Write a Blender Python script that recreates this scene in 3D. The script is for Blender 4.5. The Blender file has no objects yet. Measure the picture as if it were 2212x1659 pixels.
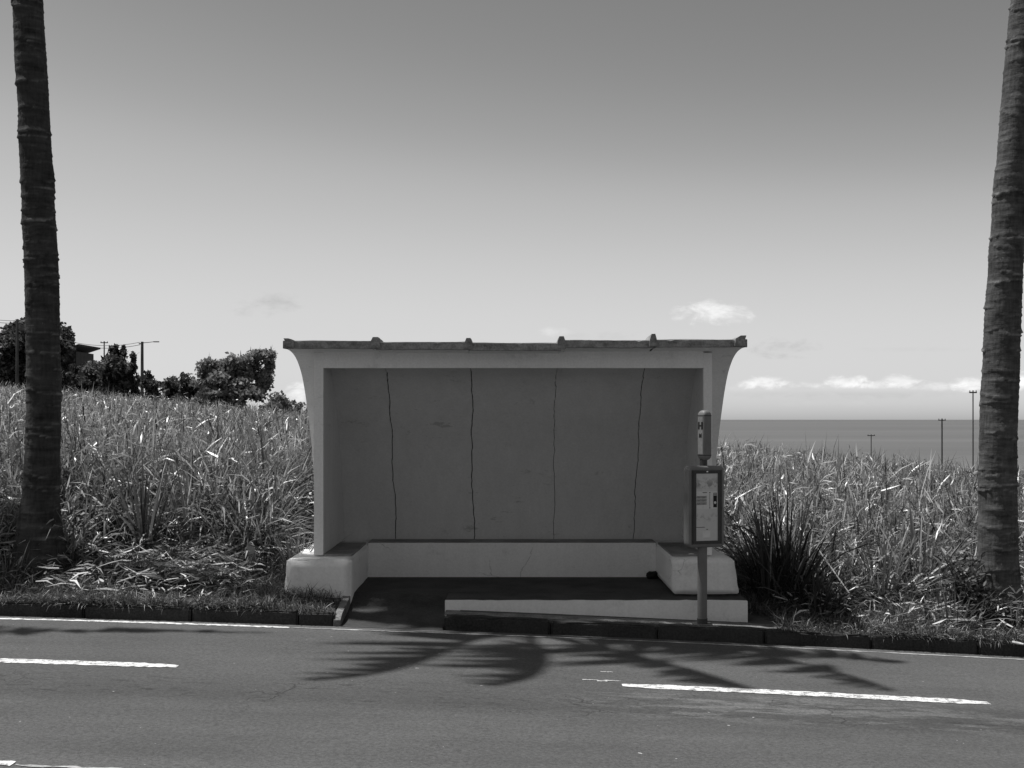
import bpy, math, random
import numpy as np
from mathutils import Vector
random.seed(7)
RNG = np.random.default_rng(11)
C = bpy.context.scene.collection
R = math.radians
F = 2765.4            # focal length in the units the photo was measured in (2212 wide)
EYE = 2.0

def P(u, v, d):       # photo measurement + distance -> world point
    return Vector(((u - 1106) * d / F, d, EYE - (v - 905) * d / F))

# ------------------------------------------------------------------ nodes
class G:
    """tiny node-graph helper"""
    def __init__(s, tree): s.t = tree; s.n = tree.nodes; s.l = tree.links
    def put(s, sock, v):
        if hasattr(v, 'is_linked') or hasattr(v, 'links'): s.l.new(v, sock)
        else: sock.default_value = v
    def m(s, op, a, b=0.0, c=0.0, clamp=False):
        n = s.n.new('ShaderNodeMath'); n.operation = op; n.use_clamp = clamp
        s.put(n.inputs[0], a); s.put(n.inputs[1], b); s.put(n.inputs[2], c)
        return n.outputs[0]
    def add(s, a, b): return s.m('ADD', a, b)
    def mul(s, a, b): return s.m('MULTIPLY', a, b)
    def sub(s, a, b): return s.m('SUBTRACT', a, b)
    def rng(s, v, a, b, c=0.0, d=1.0, smooth=False):
        n = s.n.new('ShaderNodeMapRange'); n.interpolation_type = 'SMOOTHSTEP' if smooth else 'LINEAR'
        s.put(n.inputs[0], v); n.inputs[1].default_value = a; n.inputs[2].default_value = b
        s.put(n.inputs[3], c); s.put(n.inputs[4], d)
        return n.outputs[0]
    def mix(s, f, a, b):
        # scalar lerp
        return s.add(a, s.mul(f, s.sub(b, a)))
    def coord(s, kind='Object', scale=(1, 1, 1)):
        tc = s.n.new('ShaderNodeTexCoord'); mp = s.n.new('ShaderNodeMapping')
        mp.inputs['Scale'].default_value = scale
        s.l.new(tc.outputs[kind], mp.inputs[0]); return mp.outputs[0]
    def noise(s, vec, scale, detail=4, rough=.55, dist=0.0):
        n = s.n.new('ShaderNodeTexNoise'); s.l.new(vec, n.inputs['Vector'])
        n.inputs['Scale'].default_value = scale; n.inputs['Detail'].default_value = detail
        n.inputs['Roughness'].default_value = rough; n.inputs['Distortion'].default_value = dist
        return n.outputs['Fac']
    def vor(s, vec, scale, feature='DISTANCE_TO_EDGE'):
        n = s.n.new('ShaderNodeTexVoronoi'); n.feature = feature; s.l.new(vec, n.inputs['Vector'])
        n.inputs['Scale'].default_value = scale; return n.outputs['Distance']
    def attr(s, name):
        n = s.n.new('ShaderNodeAttribute'); n.attribute_name = name; return n.outputs['Fac']
    def grey(s, v):
        n = s.n.new('ShaderNodeCombineColor')
        for i in range(3): s.l.new(v, n.inputs[i])
        return n.outputs[0]
    def xyz(s, vec):
        n = s.n.new('ShaderNodeSeparateXYZ'); s.l.new(vec, n.inputs[0]); return n.outputs

def new_mat(name):
    m = bpy.data.materials.new(name); m.use_nodes = True
    g = G(m.node_tree); b = m.node_tree.nodes['Principled BSDF']
    return m, g, b

def surf(name, lo, hi, scale=6, rough=.8, stretch=(1, 1, 1), fine=None, bump=0.0, bscale=60, spec=.3, detail=5):
    """matte surface whose grey varies between lo and hi with noise"""
    m, g, b = new_mat(name)
    v = g.coord('Object', stretch)
    f = g.rng(g.noise(v, scale, detail), .3, .7)
    if fine:
        v2 = g.coord('Object')
        f = g.mix(fine[1], f, g.rng(g.noise(v2, fine[0], 3), .3, .7))
    g.l.new(g.grey(g.rng(f, 0, 1, lo, hi)), b.inputs['Base Color'])
    b.inputs['Roughness'].default_value = rough
    b.inputs['Specular IOR Level'].default_value = spec
    if bump:
        bp = g.n.new('ShaderNodeBump'); bp.inputs['Strength'].default_value = bump; bp.inputs['Distance'].default_value = .01
        g.l.new(g.noise(g.coord('Object'), bscale, 4), bp.inputs['Height']); g.l.new(bp.outputs[0], b.inputs['Normal'])
    return m

def leaf_mat(name, lo, hi, dry=.4, rough=.42, trans=.25, spec=.45):
    """blades and leaves: every blade carries its own 'tone' (0..1 green, above 1 dry straw)"""
    m, g, b = new_mat(name)
    t = g.attr('tone')
    base = g.add(g.rng(t, 0, 1, lo, hi), g.rng(t, 1, 2, 0, dry))
    col = g.grey(base)
    g.l.new(col, b.inputs['Base Color']); b.inputs['Roughness'].default_value = rough
    b.inputs['Specular IOR Level'].default_value = spec
    tr = g.n.new('ShaderNodeBsdfTranslucent'); g.l.new(col, tr.inputs[0])
    mx = g.n.new('ShaderNodeMixShader'); mx.inputs[0].default_value = trans
    g.l.new(b.outputs[0], mx.inputs[1]); g.l.new(tr.outputs[0], mx.inputs[2])
    g.l.new(mx.outputs[0], g.n['Material Output'].inputs[0])
    return m

# ------------------------------------------------------------------ meshes
def tag(o, label=None, cat=None, group=None, kind=None):
    if label: o['label'] = label
    if cat: o['category'] = cat
    if group: o['group'] = group
    if kind: o['kind'] = kind
    return o

def empty(name, loc, label, cat, group=None):
    o = bpy.data.objects.new(name, None); C.objects.link(o); o.location = loc
    o.empty_display_size = .2
    return tag(o, label, cat, group)

def link(name, me, mat, parent=None):
    o = bpy.data.objects.new(name, me); C.objects.link(o)
    if mat and not me.materials: me.materials.append(mat)
    if parent is not None:
        o.parent = parent
        o.location = -Vector(parent.location) if parent.type == 'EMPTY' and parent.parent is None else Vector((0, 0, 0))
    return o

class MB:
    """collects world-space shapes and links them as ONE mesh object"""
    def __init__(s): s.v = []; s.f = []
    def quad(s, *p):
        n = len(s.v); s.v += [tuple(q) for q in p]; s.f.append(tuple(range(n, n + len(p)))); return s
    def box(s, x0, x1, y0, y1, z0, z1, bev=0.0):
        if bev <= 0:
            n = len(s.v)
            s.v += [(x, y, z) for z in (z0, z1) for y in (y0, y1) for x in (x0, x1)]
            s.f += [tuple(n + i for i in q) for q in ((0, 2, 3, 1), (4, 5, 7, 6), (0, 1, 5, 4), (2, 6, 7, 3), (0, 4, 6, 2), (1, 3, 7, 5))]
        else:
            import bmesh
            bm = bmesh.new(); bmesh.ops.create_cube(bm, size=1)
            for w in bm.verts: w.co = Vector((x0 + (w.co.x + .5) * (x1 - x0), y0 + (w.co.y + .5) * (y1 - y0), z0 + (w.co.z + .5) * (z1 - z0)))
            bmesh.ops.bevel(bm, geom=bm.edges[:], offset=bev, segments=3, affect='EDGES', profile=.5)
            s.take(bm)
        return s
    def take(s, bm):
        n = len(s.v); bm.verts.index_update()
        s.v += [tuple(w.co) for w in bm.verts]; s.f += [tuple(n + w.index for w in f.verts) for f in bm.faces]; bm.free()
    def tube(s, pts, radii, seg=10, cap=True):
        pts = [Vector(p) for p in pts]
        if not hasattr(radii, '__len__'): radii = [radii] * len(pts)
        base = len(s.v)
        for i, p in enumerate(pts):
            t = (pts[min(i + 1, len(pts) - 1)] - pts[max(i - 1, 0)]).normalized()
            a = t.cross(Vector((0, 1, 0)) if abs(t.y) < .9 else Vector((1, 0, 0))).normalized(); b = t.cross(a)
            for k in range(seg):
                an = 2 * math.pi * k / seg
                s.v.append(tuple(p + (a * math.cos(an) + b * math.sin(an)) * radii[i]))
        for i in range(len(pts) - 1):
            for k in range(seg):
                a0 = base + i * seg + k; a1 = base + i * seg + (k + 1) % seg
                s.f.append((a0, a0 + seg, a1 + seg, a1))
        if cap:
            s.f.append(tuple(base + k for k in range(seg))); n = base + (len(pts) - 1) * seg
            s.f.append(tuple(n + seg - 1 - k for k in range(seg)))
        return s
    def prism_x(s, poly, x0, x1):        # polygon in (y,z), extruded along x
        n = len(s.v); k = len(poly)
        s.v += [(x0, y, z) for y, z in poly] + [(x1, y, z) for y, z in poly]
        s.f.append(tuple(n + i for i in range(k))); s.f.append(tuple(n + k + i for i in reversed(range(k))))
        for i in range(k):
            j = (i + 1) % k; s.f.append((n + i, n + k + i, n + k + j, n + j))
        return s
    def grid(s, rows):                   # rows of equally many points
        n = len(s.v); w = len(rows[0])
        for r in rows: s.v += [tuple(p) for p in r]
        for i in range(len(rows) - 1):
            for j in range(w - 1):
                a = n + i * w + j; s.f.append((a, a + 1, a + w + 1, a + w))
        return s
    def mesh(s, name, smooth=False):
        import bmesh
        me = bpy.data.meshes.new(name); me.from_pydata(s.v, [], s.f)
        bm = bmesh.new(); bm.from_mesh(me); bmesh.ops.recalc_face_normals(bm, faces=bm.faces[:]); bm.to_mesh(me); bm.free()
        if smooth: me.shade_smooth()
        me.update(); return me
    def build(s, name, mat, parent=None, smooth=False):
        return link(name, s.mesh(name, smooth), mat, parent)

def np_mesh(name, V, Q, tone=None):
    """V (n,3) floats, Q (m,4) ints, tone (n,)"""
    me = bpy.data.meshes.new(name)
    me.vertices.add(len(V)); me.vertices.foreach_set('co', np.ascontiguousarray(V, np.float32).ravel())
    me.loops.add(Q.size); me.loops.foreach_set('vertex_index', np.ascontiguousarray(Q, np.int32).ravel())
    me.polygons.add(len(Q)); me.polygons.foreach_set('loop_start', np.arange(0, Q.size, 4, dtype=np.int32))
    if tone is not None:
        a = me.attributes.new('tone', 'FLOAT', 'POINT'); a.data.foreach_set('value', np.ascontiguousarray(tone, np.float32))
    me.update(calc_edges=True)
    return me

def strips(root, az, lean, L, w, droop, tone, S=3, tw=None, belly=.35):
    """grass-like blades, as arrays"""
    N = len(root); az, lean, L, w, droop, tone = [np.broadcast_to(np.asarray(a, float), (N,)) for a in (az, lean, L, w, droop, tone)]
    s = np.linspace(0, 1, S + 1); mid = (s[1:] + s[:-1]) / 2
    th = lean[:, None] + droop[:, None] * mid[None] ** 1.4
    r = np.concatenate([np.zeros((N, 1)), np.cumsum(np.sin(th), 1)], 1) * (L / S)[:, None]
    h = np.concatenate([np.zeros((N, 1)), np.cumsum(np.cos(th), 1)], 1) * (L / S)[:, None]
    ca, sa = np.cos(az)[:, None], np.sin(az)[:, None]
    c = np.stack([root[:, 0:1] + r * ca, root[:, 1:2] + r * sa, root[:, 2:3] + h], 2)
    if tw is None: tw = RNG.uniform(-1.2, 1.2, N)
    sx, sy, sz = -np.sin(az) * np.cos(tw), np.cos(az) * np.cos(tw), np.sin(tw)
    side = np.stack([sx, sy, sz * .8], 1)
    prof = np.interp(s, [0, belly, .8, 1], [.55, 1, .55, .04])
    o = side[:, None, :] * (w[:, None] * prof[None] * .5)[:, :, None]
    V = np.stack([c - o, c + o], 2).reshape(N * (S + 1) * 2, 3)
    b = (np.arange(N) * (S + 1) * 2)[:, None] + (np.arange(S) * 2)[None]
    Q = np.stack([b, b + 1, b + 3, b + 2], 2).reshape(-1, 4)
    return V, Q, np.repeat(tone, (S + 1) * 2)

def join(parts):
    off = 0; Vs, Qs, Ts = [], [], []
    for V, Q, T in parts:
        Vs.append(V); Qs.append(Q + off); Ts.append(T); off += len(V)
    return np.concatenate(Vs), np.concatenate(Qs), np.concatenate(Ts)

def leaves(cent, size, tone, elong=1.5):
    """free small leaf faces with random orientation"""
    N = len(cent); a = RNG.normal(size=(N, 3)); a /= np.linalg.norm(a, axis=1)[:, None]
    b = RNG.normal(size=(N, 3)); b -= (a * b).sum(1)[:, None] * a; b /= np.linalg.norm(b, axis=1)[:, None]
    sz = size * RNG.uniform(.45, 1.5, N)
    a = a * (sz * elong * .5)[:, None]; b = b * (sz * .5)[:, None]
    V = np.stack([cent - a, cent + b, cent + a, cent - b], 1).reshape(-1, 3)
    return V, np.arange(N * 4).reshape(-1, 4), np.repeat(np.broadcast_to(tone, (N,)), 4)

# ------------------------------------------------------------------ ground shape
def zr(x):                                # road height: falls to the right, ever steeper
    x = np.asarray(x, float); c = np.clip(x, -12, 12)
    return -.04 * c - .0014 * c * c + (-.04 - .0028 * c) * (x - c)
KH = .125
KERB_Y = 11.95
def sm(a, b, v):
    t = np.clip((v - a) / (b - a), 0, 1); return t * t * (3 - 2 * t)
CANE = .98
def zg(x, y):                             # terrain beyond the kerb
    x = np.asarray(x, float); y = np.asarray(y, float)
    t = np.clip(x / np.maximum(y, 1), -.6, .6)
    yc = 70 - 100 * t
    q = np.clip((yc - y) / (yc - 13), 0, 1.02)
    p = np.where(y < yc, .42 * q * q, .02 * (y - yc) + .0005 * (y - yc) ** 2)
    f = EYE - CANE - .084 * x - .004 * y - p
    f = f + .06 * np.sin(x * .9 + y * .35) * np.sin(y * .8 - x * .2)
    w = sm(12.1, 15.5, y)
    return (zr(x) + KH - .005) * (1 - w) + f * w

# ------------------------------------------------------------------ materials
M = {}
M['wall'] = None
def wall_mat():
    m, g, b = new_mat('painted_concrete')
    v = g.coord('Object')
    big = g.noise(v, 1.3, 5, .6)
    streak = g.noise(g.coord('Object', (9, 9, .55)), 1.6, 6, .6)
    fine = g.noise(v, 45, 4)
    spots = g.rng(g.noise(v, 7.5, 6, .75), .66, .74)
    f = g.add(g.mul(g.rng(big, .3, .7), .5), g.mul(g.rng(streak, .35, .7), .5))
    base = g.rng(f, 0, 1, .87, .79)
    base = g.mul(base, g.rng(fine, .3, .7, .93, 1.04))
    base = g.mul(base, g.sub(1.0, g.mul(spots, .25)))
    wv = g.n.new('ShaderNodeVectorMath'); wv.operation = 'ADD'; nz = g.n.new('ShaderNodeTexNoise'); nz.inputs['Scale'].default_value = 5; nz.inputs['Detail'].default_value = 4
    g.l.new(v, nz.inputs['Vector']); scl = g.n.new('ShaderNodeVectorMath'); scl.operation = 'SCALE'; scl.inputs['Scale'].default_value = .25; g.l.new(nz.outputs['Color'], scl.inputs[0]); g.l.new(v, wv.inputs[0]); g.l.new(scl.outputs[0], wv.inputs[1])
    hair = g.mul(g.rng(g.vor(wv.outputs[0], .8), 0, .006, 1, 0), g.rng(g.noise(v, 1.1, 3), .57, .62))
    base = g.mul(base, g.sub(1.0, g.mul(hair, .4)))
    base = g.mul(base, g.sub(1.0, g.mul(g.rng(g.noise(v, 2.6, 7, .8), .56, .68), .16)))
    g.l.new(g.grey(base), b.inputs['Base Color']); b.inputs['Roughness'].default_value = .85
    b.inputs['Specular IOR Level'].default_value = .2
    bp = g.n.new('ShaderNodeBump'); bp.inputs['Strength'].default_value = .35; bp.inputs['Distance'].default_value = .008
    g.l.new(g.noise(v, 28, 6, .65), bp.inputs['Height']); g.l.new(bp.outputs[0], b.inputs['Normal'])
    return m
M['wall'] = wall_mat()
M['edge'] = surf('weathered_concrete', .09, .42, 9, .9, (1, 1, 2), fine=(60, .4), bump=.6, bscale=50)
M['shell'] = surf('shell_paint', .29, .40, 2.2, .85, (1, 1, .5), fine=(40, .25), bump=.3, bscale=25, spec=.2)
def shell_mat():
    m, g, b = new_mat('shell_paint')
    v = g.coord('Object'); X = g.xyz(v)
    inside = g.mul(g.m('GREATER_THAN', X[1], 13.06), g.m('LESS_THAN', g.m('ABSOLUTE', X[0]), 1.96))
    f = g.add(g.mul(g.rng(g.noise(v, 1.6, 5), .3, .7), .5), g.mul(g.rng(g.noise(g.coord('Object', (6, 6, .7)), 1.4, 6, .6), .3, .7), .5))
    wear = g.sub(1.0, g.mul(g.rng(g.noise(v, 5.5, 7, .75), .62, .70), .22))
    scuff = g.sub(1.0, g.mul(g.mul(g.rng(g.noise(g.coord('Object', (1.6, 1, 5)), 2.1, 7, .75), .60, .64), g.rng(g.noise(v, .8, 2), .5, .62)), .28))
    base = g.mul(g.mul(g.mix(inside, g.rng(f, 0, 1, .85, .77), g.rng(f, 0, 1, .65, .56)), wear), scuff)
    base = g.mul(base, g.rng(g.noise(v, 42, 4), .3, .7, .94, 1.05))
    g.l.new(g.grey(base), b.inputs['Base Color']); b.inputs['Roughness'].default_value = .85; b.inputs['Specular IOR Level'].default_value = .2
    bp = g.n.new('ShaderNodeBump'); bp.inputs['Strength'].default_value = .3; bp.inputs['Distance'].default_value = .008
    g.l.new(g.noise(v, 24, 6, .65), bp.inputs['Height']); g.l.new(bp.outputs[0], b.inputs['Normal'])
    return m
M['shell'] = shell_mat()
M['joint'] = surf('dirty_joint', .02, .06, 20, .95)
M['seat'] = surf('dark_seat', .10, .32, 2.5, .8, fine=(30, .3))  # darker grey, laid only on the bench tops between the side walls
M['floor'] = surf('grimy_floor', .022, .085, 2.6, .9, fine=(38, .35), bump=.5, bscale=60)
M['kerb'] = surf('mossy_kerb', .012, .065, 1.6, .95, fine=(50, .45), bump=.8, bscale=45)
M['paving'] = surf('worn_paving', .05, .28, 6, .95, fine=(60, .5), bump=.5, bscale=60)
M['soil'] = surf('soil', .03, .12, 7, .95, fine=(60, .5), bump=.8, bscale=30)
M['metal'] = surf('grey_enamel', .14, .185, 9, .55, fine=(90, .3), spec=.4)
M['dark_metal'] = surf('dark_enamel', .03, .055, 9, .5, fine=(90, .3), spec=.4)
M['black'] = surf('black_print', .012, .02, 20, .7)
M['paper'] = surf('white_paper', .62, .72, 20, .8)
M['print'] = surf('timetable_paper', .62, .70, 30, .75)
M['plate'] = surf('dull_plate', .19, .25, 30, .6)
M['wood'] = surf('pole_wood', .05, .12, 5, .9, (1, 1, .2))
M['stake'] = surf('bleached_wood', .2, .5, 8, .9, (1, 1, .15))
M['wire'] = surf('cable', .05, .06, 5, .6)
M['house'] = surf('dark_render', .05, .08, 2, .9)
M['roof'] = surf('dark_roof', .03, .05, 3, .8)
M['bark'] = surf('bark', .03, .09, 6, .95, (1, 1, .3))
M['stone'] = surf('dark_stone', .012, .03, 12, .95, bump=.8, bscale=30)
M['straw'] = surf('straw', .3, .6, 15, .8)
M['cane'] = leaf_mat('cane_leaf', .022, .30, .46, .33, .32, .6)
M['weed'] = leaf_mat('verge_grass', .035, .15, .36, .5, .25)
M['litter'] = leaf_mat('dry_litter', .03, .18, .52, .5, .1)
M['tree'] = leaf_mat('tree_leaf', .03, .22, .32, .5, .4, .3)
M['frond'] = leaf_mat('palm_leaf', .04, .1, .1, .45, .2)

def road_mat():
    m, g, b = new_mat('old_asphalt')
    v = g.coord('Object'); X = g.xyz(v)
    big = g.noise(v, .55, 5, .6)
    lanes = g.noise(g.coord('Object', (.12, 1.2, 1)), 1.1, 5, .6)
    speck = g.noise(v, 38, 5, .85); speck2 = g.noise(v, 220, 2, .7)
    base = g.add(g.rng(big, .3, .7, .074, .094), g.rng(lanes, .3, .7, -.016, .016))
    base = g.mul(base, g.rng(speck, .30, .70, .5, 1.5)); base = g.mul(base, g.rng(speck2, .25, .75, .72, 1.28))
    # darker band worn along the middle of the near lane side, with cracks and pale worn patches along it
    band = g.mul(g.rng(X[1], 8.55, 8.95, 0, 1, True), g.rng(X[1], 9.25, 9.85, 1, 0, True))
    base = g.mul(base, g.sub(1.0, g.mul(band, .2)))
    warp = g.n.new('ShaderNodeVectorMath'); warp.operation = 'ADD'
    nz = g.n.new('ShaderNodeTexNoise'); nz.inputs['Scale'].default_value = 3.5; nz.inputs['Detail'].default_value = 5; g.l.new(v, nz.inputs['Vector'])
    sc = g.n.new('ShaderNodeVectorMath'); sc.operation = 'SCALE'; sc.inputs['Scale'].default_value = .55; g.l.new(nz.outputs['Color'], sc.inputs[0])
    g.l.new(v, warp.inputs[0]); g.l.new(sc.outputs[0], warp.inputs[1])
    stv = g.n.new('ShaderNodeMapping'); stv.inputs['Scale'].default_value = (.7, 1.5, 1); g.l.new(warp.outputs[0], stv.inputs[0]); edge = g.vor(stv.outputs[0], 1.7)
    region = g.mul(g.rng(g.noise(v, .9, 3), .49, .60), g.add(.25, g.mul(band, .75)))
    crack = g.mul(g.rng(edge, .0, .02, 1, 0), region)
    base = g.mul(base, g.sub(1.0, g.mul(crack, .3)))
    fleck = g.mul(g.rng(g.noise(g.coord('Object', (.9, 3.2, 1)), 5.5, 6, .8), .56, .62), g.mul(band, g.rng(g.noise(v, .7, 2), .42, .58)))
    base = g.mul(base, g.sub(1.0, g.mul(fleck, .6)))
    patch = g.mul(g.rng(g.noise(g.coord('Object', (.55, 2.2, 1)), 2.6, 7, .75), .49, .57), g.mul(band, g.rng(X[0], .2, 1.2)))
    base = g.mul(base, g.add(1.0, g.mul(patch, .9)))
    chips = g.rng(g.noise(v, 11, 2, .9), .745, .76)
    base = g.add(base, g.mul(chips, .28))
    g.l.new(g.grey(base), b.inputs['Base Color']); b.inputs['Roughness'].default_value = .85
    b.inputs['Specular IOR Level'].default_value = .25
    bp = g.n.new('ShaderNodeBump'); bp.inputs['Strength'].default_value = .7; bp.inputs['Distance'].default_value = .006
    g.l.new(g.sub(speck, g.mul(crack, 2.0)), bp.inputs['Height']); g.l.new(bp.outputs[0], b.inputs['Normal'])
    return m
M['road'] = road_mat()

def paint_mat():
    m, g, b = new_mat('road_paint')
    v = g.coord('Object')
    worn = g.add(g.noise(v, 16, 8, .75), g.mul(g.noise(v, 120, 3, .7), .35))
    w = g.rng(worn, .655, .78, 0.0, 1.0)
    base = g.mix(w, .72, .14)
    g.l.new(g.grey(base), b.inputs['Base Color']); b.inputs['Roughness'].default_value = .75
    return m
M['paint'] = paint_mat()
def paint_thin():
    m, g, b = new_mat('faded_paint')
    v = g.coord('Object')
    w = g.rng(g.add(g.noise(v, 5, 7, .7), g.mul(g.noise(v, 90, 3, .7), .3)), .50, .80)
    g.l.new(g.grey(g.mix(w, .55, .11)), b.inputs['Base Color']); b.inputs['Roughness'].default_value = .8
    return m
M['thin'] = paint_thin()

def trunk_mat(k=1.0):
    m, g, b = new_mat('palm_bark')
    v = g.coord('Object')
    rings = g.noise(g.coord('Object', (1, 1, 7)), 2.2, 6, .7)
    blot = g.noise(v, 5.5, 6, .7)
    fib = g.noise(g.coord('Object', (6, 6, .8)), 7, 4, .6)
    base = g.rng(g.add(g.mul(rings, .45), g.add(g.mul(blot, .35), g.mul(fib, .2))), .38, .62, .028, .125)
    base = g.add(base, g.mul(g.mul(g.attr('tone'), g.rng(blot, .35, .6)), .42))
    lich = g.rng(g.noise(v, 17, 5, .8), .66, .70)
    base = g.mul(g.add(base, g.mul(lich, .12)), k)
    g.l.new(g.grey(base), b.inputs['Base Color']); b.inputs['Roughness'].default_value = .9
    b.inputs['Specular IOR Level'].default_value = .15
    bp = g.n.new('ShaderNodeBump'); bp.inputs['Strength'].default_value = .7; bp.inputs['Distance'].default_value = .012
    g.l.new(g.add(rings, fib), bp.inputs['Height']); g.l.new(bp.outputs[0], b.inputs['Normal'])
    return m
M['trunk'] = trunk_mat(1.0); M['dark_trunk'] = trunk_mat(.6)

def sea_mat():
    m, g, b = new_mat('sea_water')
    st = g.noise(g.coord('Object', (.00005, .0006, 1)), 1.0, 6, .6)
    st2 = g.noise(g.coord('Object', (.0012, .008, 1)), 1.0, 4, .6)
    X = g.xyz(g.coord('Object'))
    base = g.add(g.rng(st, .35, .65, .102, .145), g.rng(st2, .3, .7, -.008, .008))
    g.l.new(g.grey(base), b.inputs['Base Color']); b.inputs['Roughness'].default_value = .6
    b.inputs['Specular IOR Level'].default_value = .12
    return m
M['sea'] = sea_mat()

# ------------------------------------------------------------------ world and light
SUN_EL = R(68); SUN_DIR = Vector((.974, -.225, 0)).normalized()      # way the light travels on the ground
w = bpy.data.worlds.new('World'); bpy.context.scene.world = w; w.use_nodes = True
g = G(w.node_tree); bg = w.node_tree.nodes['Background']
sky = g.n.new('ShaderNodeTexSky'); sky.sky_type = 'NISHITA'; sky.sun_disc = False
sky.sun_elevation = SUN_EL; sky.sun_rotation = math.atan2(-SUN_DIR.x, -SUN_DIR.y)
sky.altitude = 0; sky.air_density = 1.0; sky.dust_density = 1.0; sky.ozone_density = 1.0
sep = g.n.new('ShaderNodeSeparateColor'); g.l.new(sky.outputs[0], sep.inputs[0])
fc = g.n.new('ShaderNodeFloatCurve'); cvv = fc.mapping.curves[0]           # black-and-white film behind a red filter, with its contrast
while len(cvv.points) > 2: cvv.points.remove(cvv.points[1])
cvv.points[0].location = (0, 0); cvv.points[1].location = (1, .9)
for px_, py_ in ((.12, .125), (.206, .239), (.246, .332), (.307, .500), (.413, .645), (.47, .675)): cvv.points.new(px_, py_)
fc.mapping.update()
g.l.new(g.mul(sep.outputs[0], .1), fc.inputs['Value'])
lum = g.mul(fc.outputs[0], 10.0)
tc = g.n.new('ShaderNodeTexCoord'); D = g.xyz(tc.outputs['Generated'])
yy = g.m('MAXIMUM', D[1], .02)
cu = g.m('DIVIDE', D[0], yy); cv = g.m('DIVIDE', D[2], yy)
cvec = g.n.new('ShaderNodeCombineXYZ'); g.l.new(cu, cvec.inputs[0]); g.l.new(cv, cvec.inputs[1])
mp = g.n.new('ShaderNodeMapping'); mp.inputs['Scale'].default_value = (.9, 1.9, 1); g.l.new(cvec.outputs[0], mp.inputs[0])
n1 = g.noise(mp.outputs[0], 34, 8, .62, .5); n2 = g.noise(mp.outputs[0], 85, 6, .6, .3)
# u, v, half width, half height (photo measurements), brightness change, softness
clouds = [(1535, 678, 78, 30, .50, 1.0), (1690, 752, 90, 22, -.22, 1.0), (1655, 827, 70, 14, .40, .9), (1740, 833, 70, 9, .25, .9), (1790, 836, 280, 15, .16, 1.2),
          (1825, 824, 62, 15, .42, .9), (1890, 829, 40, 10, .3, .9), (1945, 822, 50, 15, .42, .9), (2020, 834, 70, 9, .2, 1.0), (2095, 826, 45, 20, .5, .9), (2215, 815, 45, 26, .7, .9),
          (575, 660, 80, 26, -.2, 1.1), (1195, 717, 42, 13, .16, 1.0), (1330, 727, 55, 12, -.09, 1.0), (640, 850, 34, 24, .45, .9),
          (1800, 850, 240, 14, -.12, 1.2), (1240, 726, 60, 8, -.06, 1.2), (1850, 872, 200, 8, .05, 1.3), (1980, 755, 140, 6, -.04, 1.2)]
fac = None
for (u, v, a, b_, br, so) in clouds:
    dx = g.mul(g.sub(cu, (u - 1106) / F), F / a); dy = g.mul(g.sub(cv, (905 - v) / F), F / b_)
    q = g.sub(1.0, g.add(g.mul(dx, dx), g.mul(dy, dy)))
    q = g.add(q, g.mul(g.sub(n1, .5), 4.6)); q = g.add(q, g.mul(g.sub(n2, .5), 2.4))
    k = g.mul(g.rng(q, -.15, 1.9 * so, 0, 1, True), br * .92)
    fac = k if fac is None else g.m('ADD', fac, k)
fac = g.mul(fac, g.rng(D[1], .05, .2))
lum2 = g.mul(lum, g.add(1.0, fac))
g.l.new(g.grey(lum2), bg.inputs[0]); bg.inputs[1].default_value = .10

sun = bpy.data.lights.new('sun', 'SUN'); sun.energy = 5.0; sun.angle = R(.53); sun.color = (1, .995, .985)
so = bpy.data.objects.new('sun', sun); C.objects.link(so)
ld = Vector((SUN_DIR.x * math.cos(SUN_EL), SUN_DIR.y * math.cos(SUN_EL), -math.sin(SUN_EL)))
so.rotation_euler = ld.to_track_quat('-Z', 'Y').to_euler(); so.location = (-10, 5, 30)

# ------------------------------------------------------------------ camera
cam = bpy.data.cameras.new('camera'); co = bpy.data.objects.new('camera', cam); C.objects.link(co)
co.location = (0, 0, EYE); co.rotation_euler = (R(90), 0, 0)
cam.sensor_width = 36; cam.lens = 45.0; cam.shift_y = 35 / 1024; cam.clip_end = 500000; cam.clip_start = .1
bpy.context.scene.camera = co

# ------------------------------------------------------------------ setting: terrain, road, kerb, sea
def axis(lo, hi, fine_lo, fine_hi, step, grow=1.18):
    a = list(np.arange(fine_lo, fine_hi + 1e-6, step)); s = step
    while a[-1] < hi: s *= grow; a.append(min(a[-1] + s, hi))
    s = step
    while a[0] > lo: s *= grow; a.insert(0, max(a[0] - s, lo))
    return np.array(a)
gx = axis(-900, 900, -8, 8, .1); gy = axis(-420, 720, 11.6, 16.4, .1, 1.12)
XX, YY = np.meshgrid(gx, gy)
ZZ = np.where(YY < 12.02, zr(XX) - .06, zg(XX, np.maximum(YY, 12.02)))
under = (np.abs(XX) < 2.2) & (YY > np.where(XX < -1.6, 12.78, 12.42)) & (YY < 14.75)
ramp_hole = (XX > -1.66) & (XX < -.52) & (YY > 11.9) & (YY < 14.7)
ZZ = np.where(under | ramp_hole, np.minimum(ZZ, zr(XX) - .08), ZZ)
ZZ = np.where(YY < 3.2, zr(XX) + .10 + .08 * np.maximum(-YY - 9, 0) + .35 * sm(8, 24, -YY) * np.sin(XX * .3) * np.sin(YY * .4), ZZ)   # unseen hillside added behind the camera to hold back low sky light
V = np.stack([XX, YY, ZZ], 2).reshape(-1, 3); nxg = len(gx)
ii, jj = np.meshgrid(np.arange(len(gy) - 1), np.arange(nxg - 1), indexing='ij'); a = (ii * nxg + jj).ravel()
gm = np_mesh('ground', V, np.stack([a, a + 1, a + nxg + 1, a + nxg], 1)); gm.shade_smooth()
tag(link('ground', gm, M['soil']), kind='structure')

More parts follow.
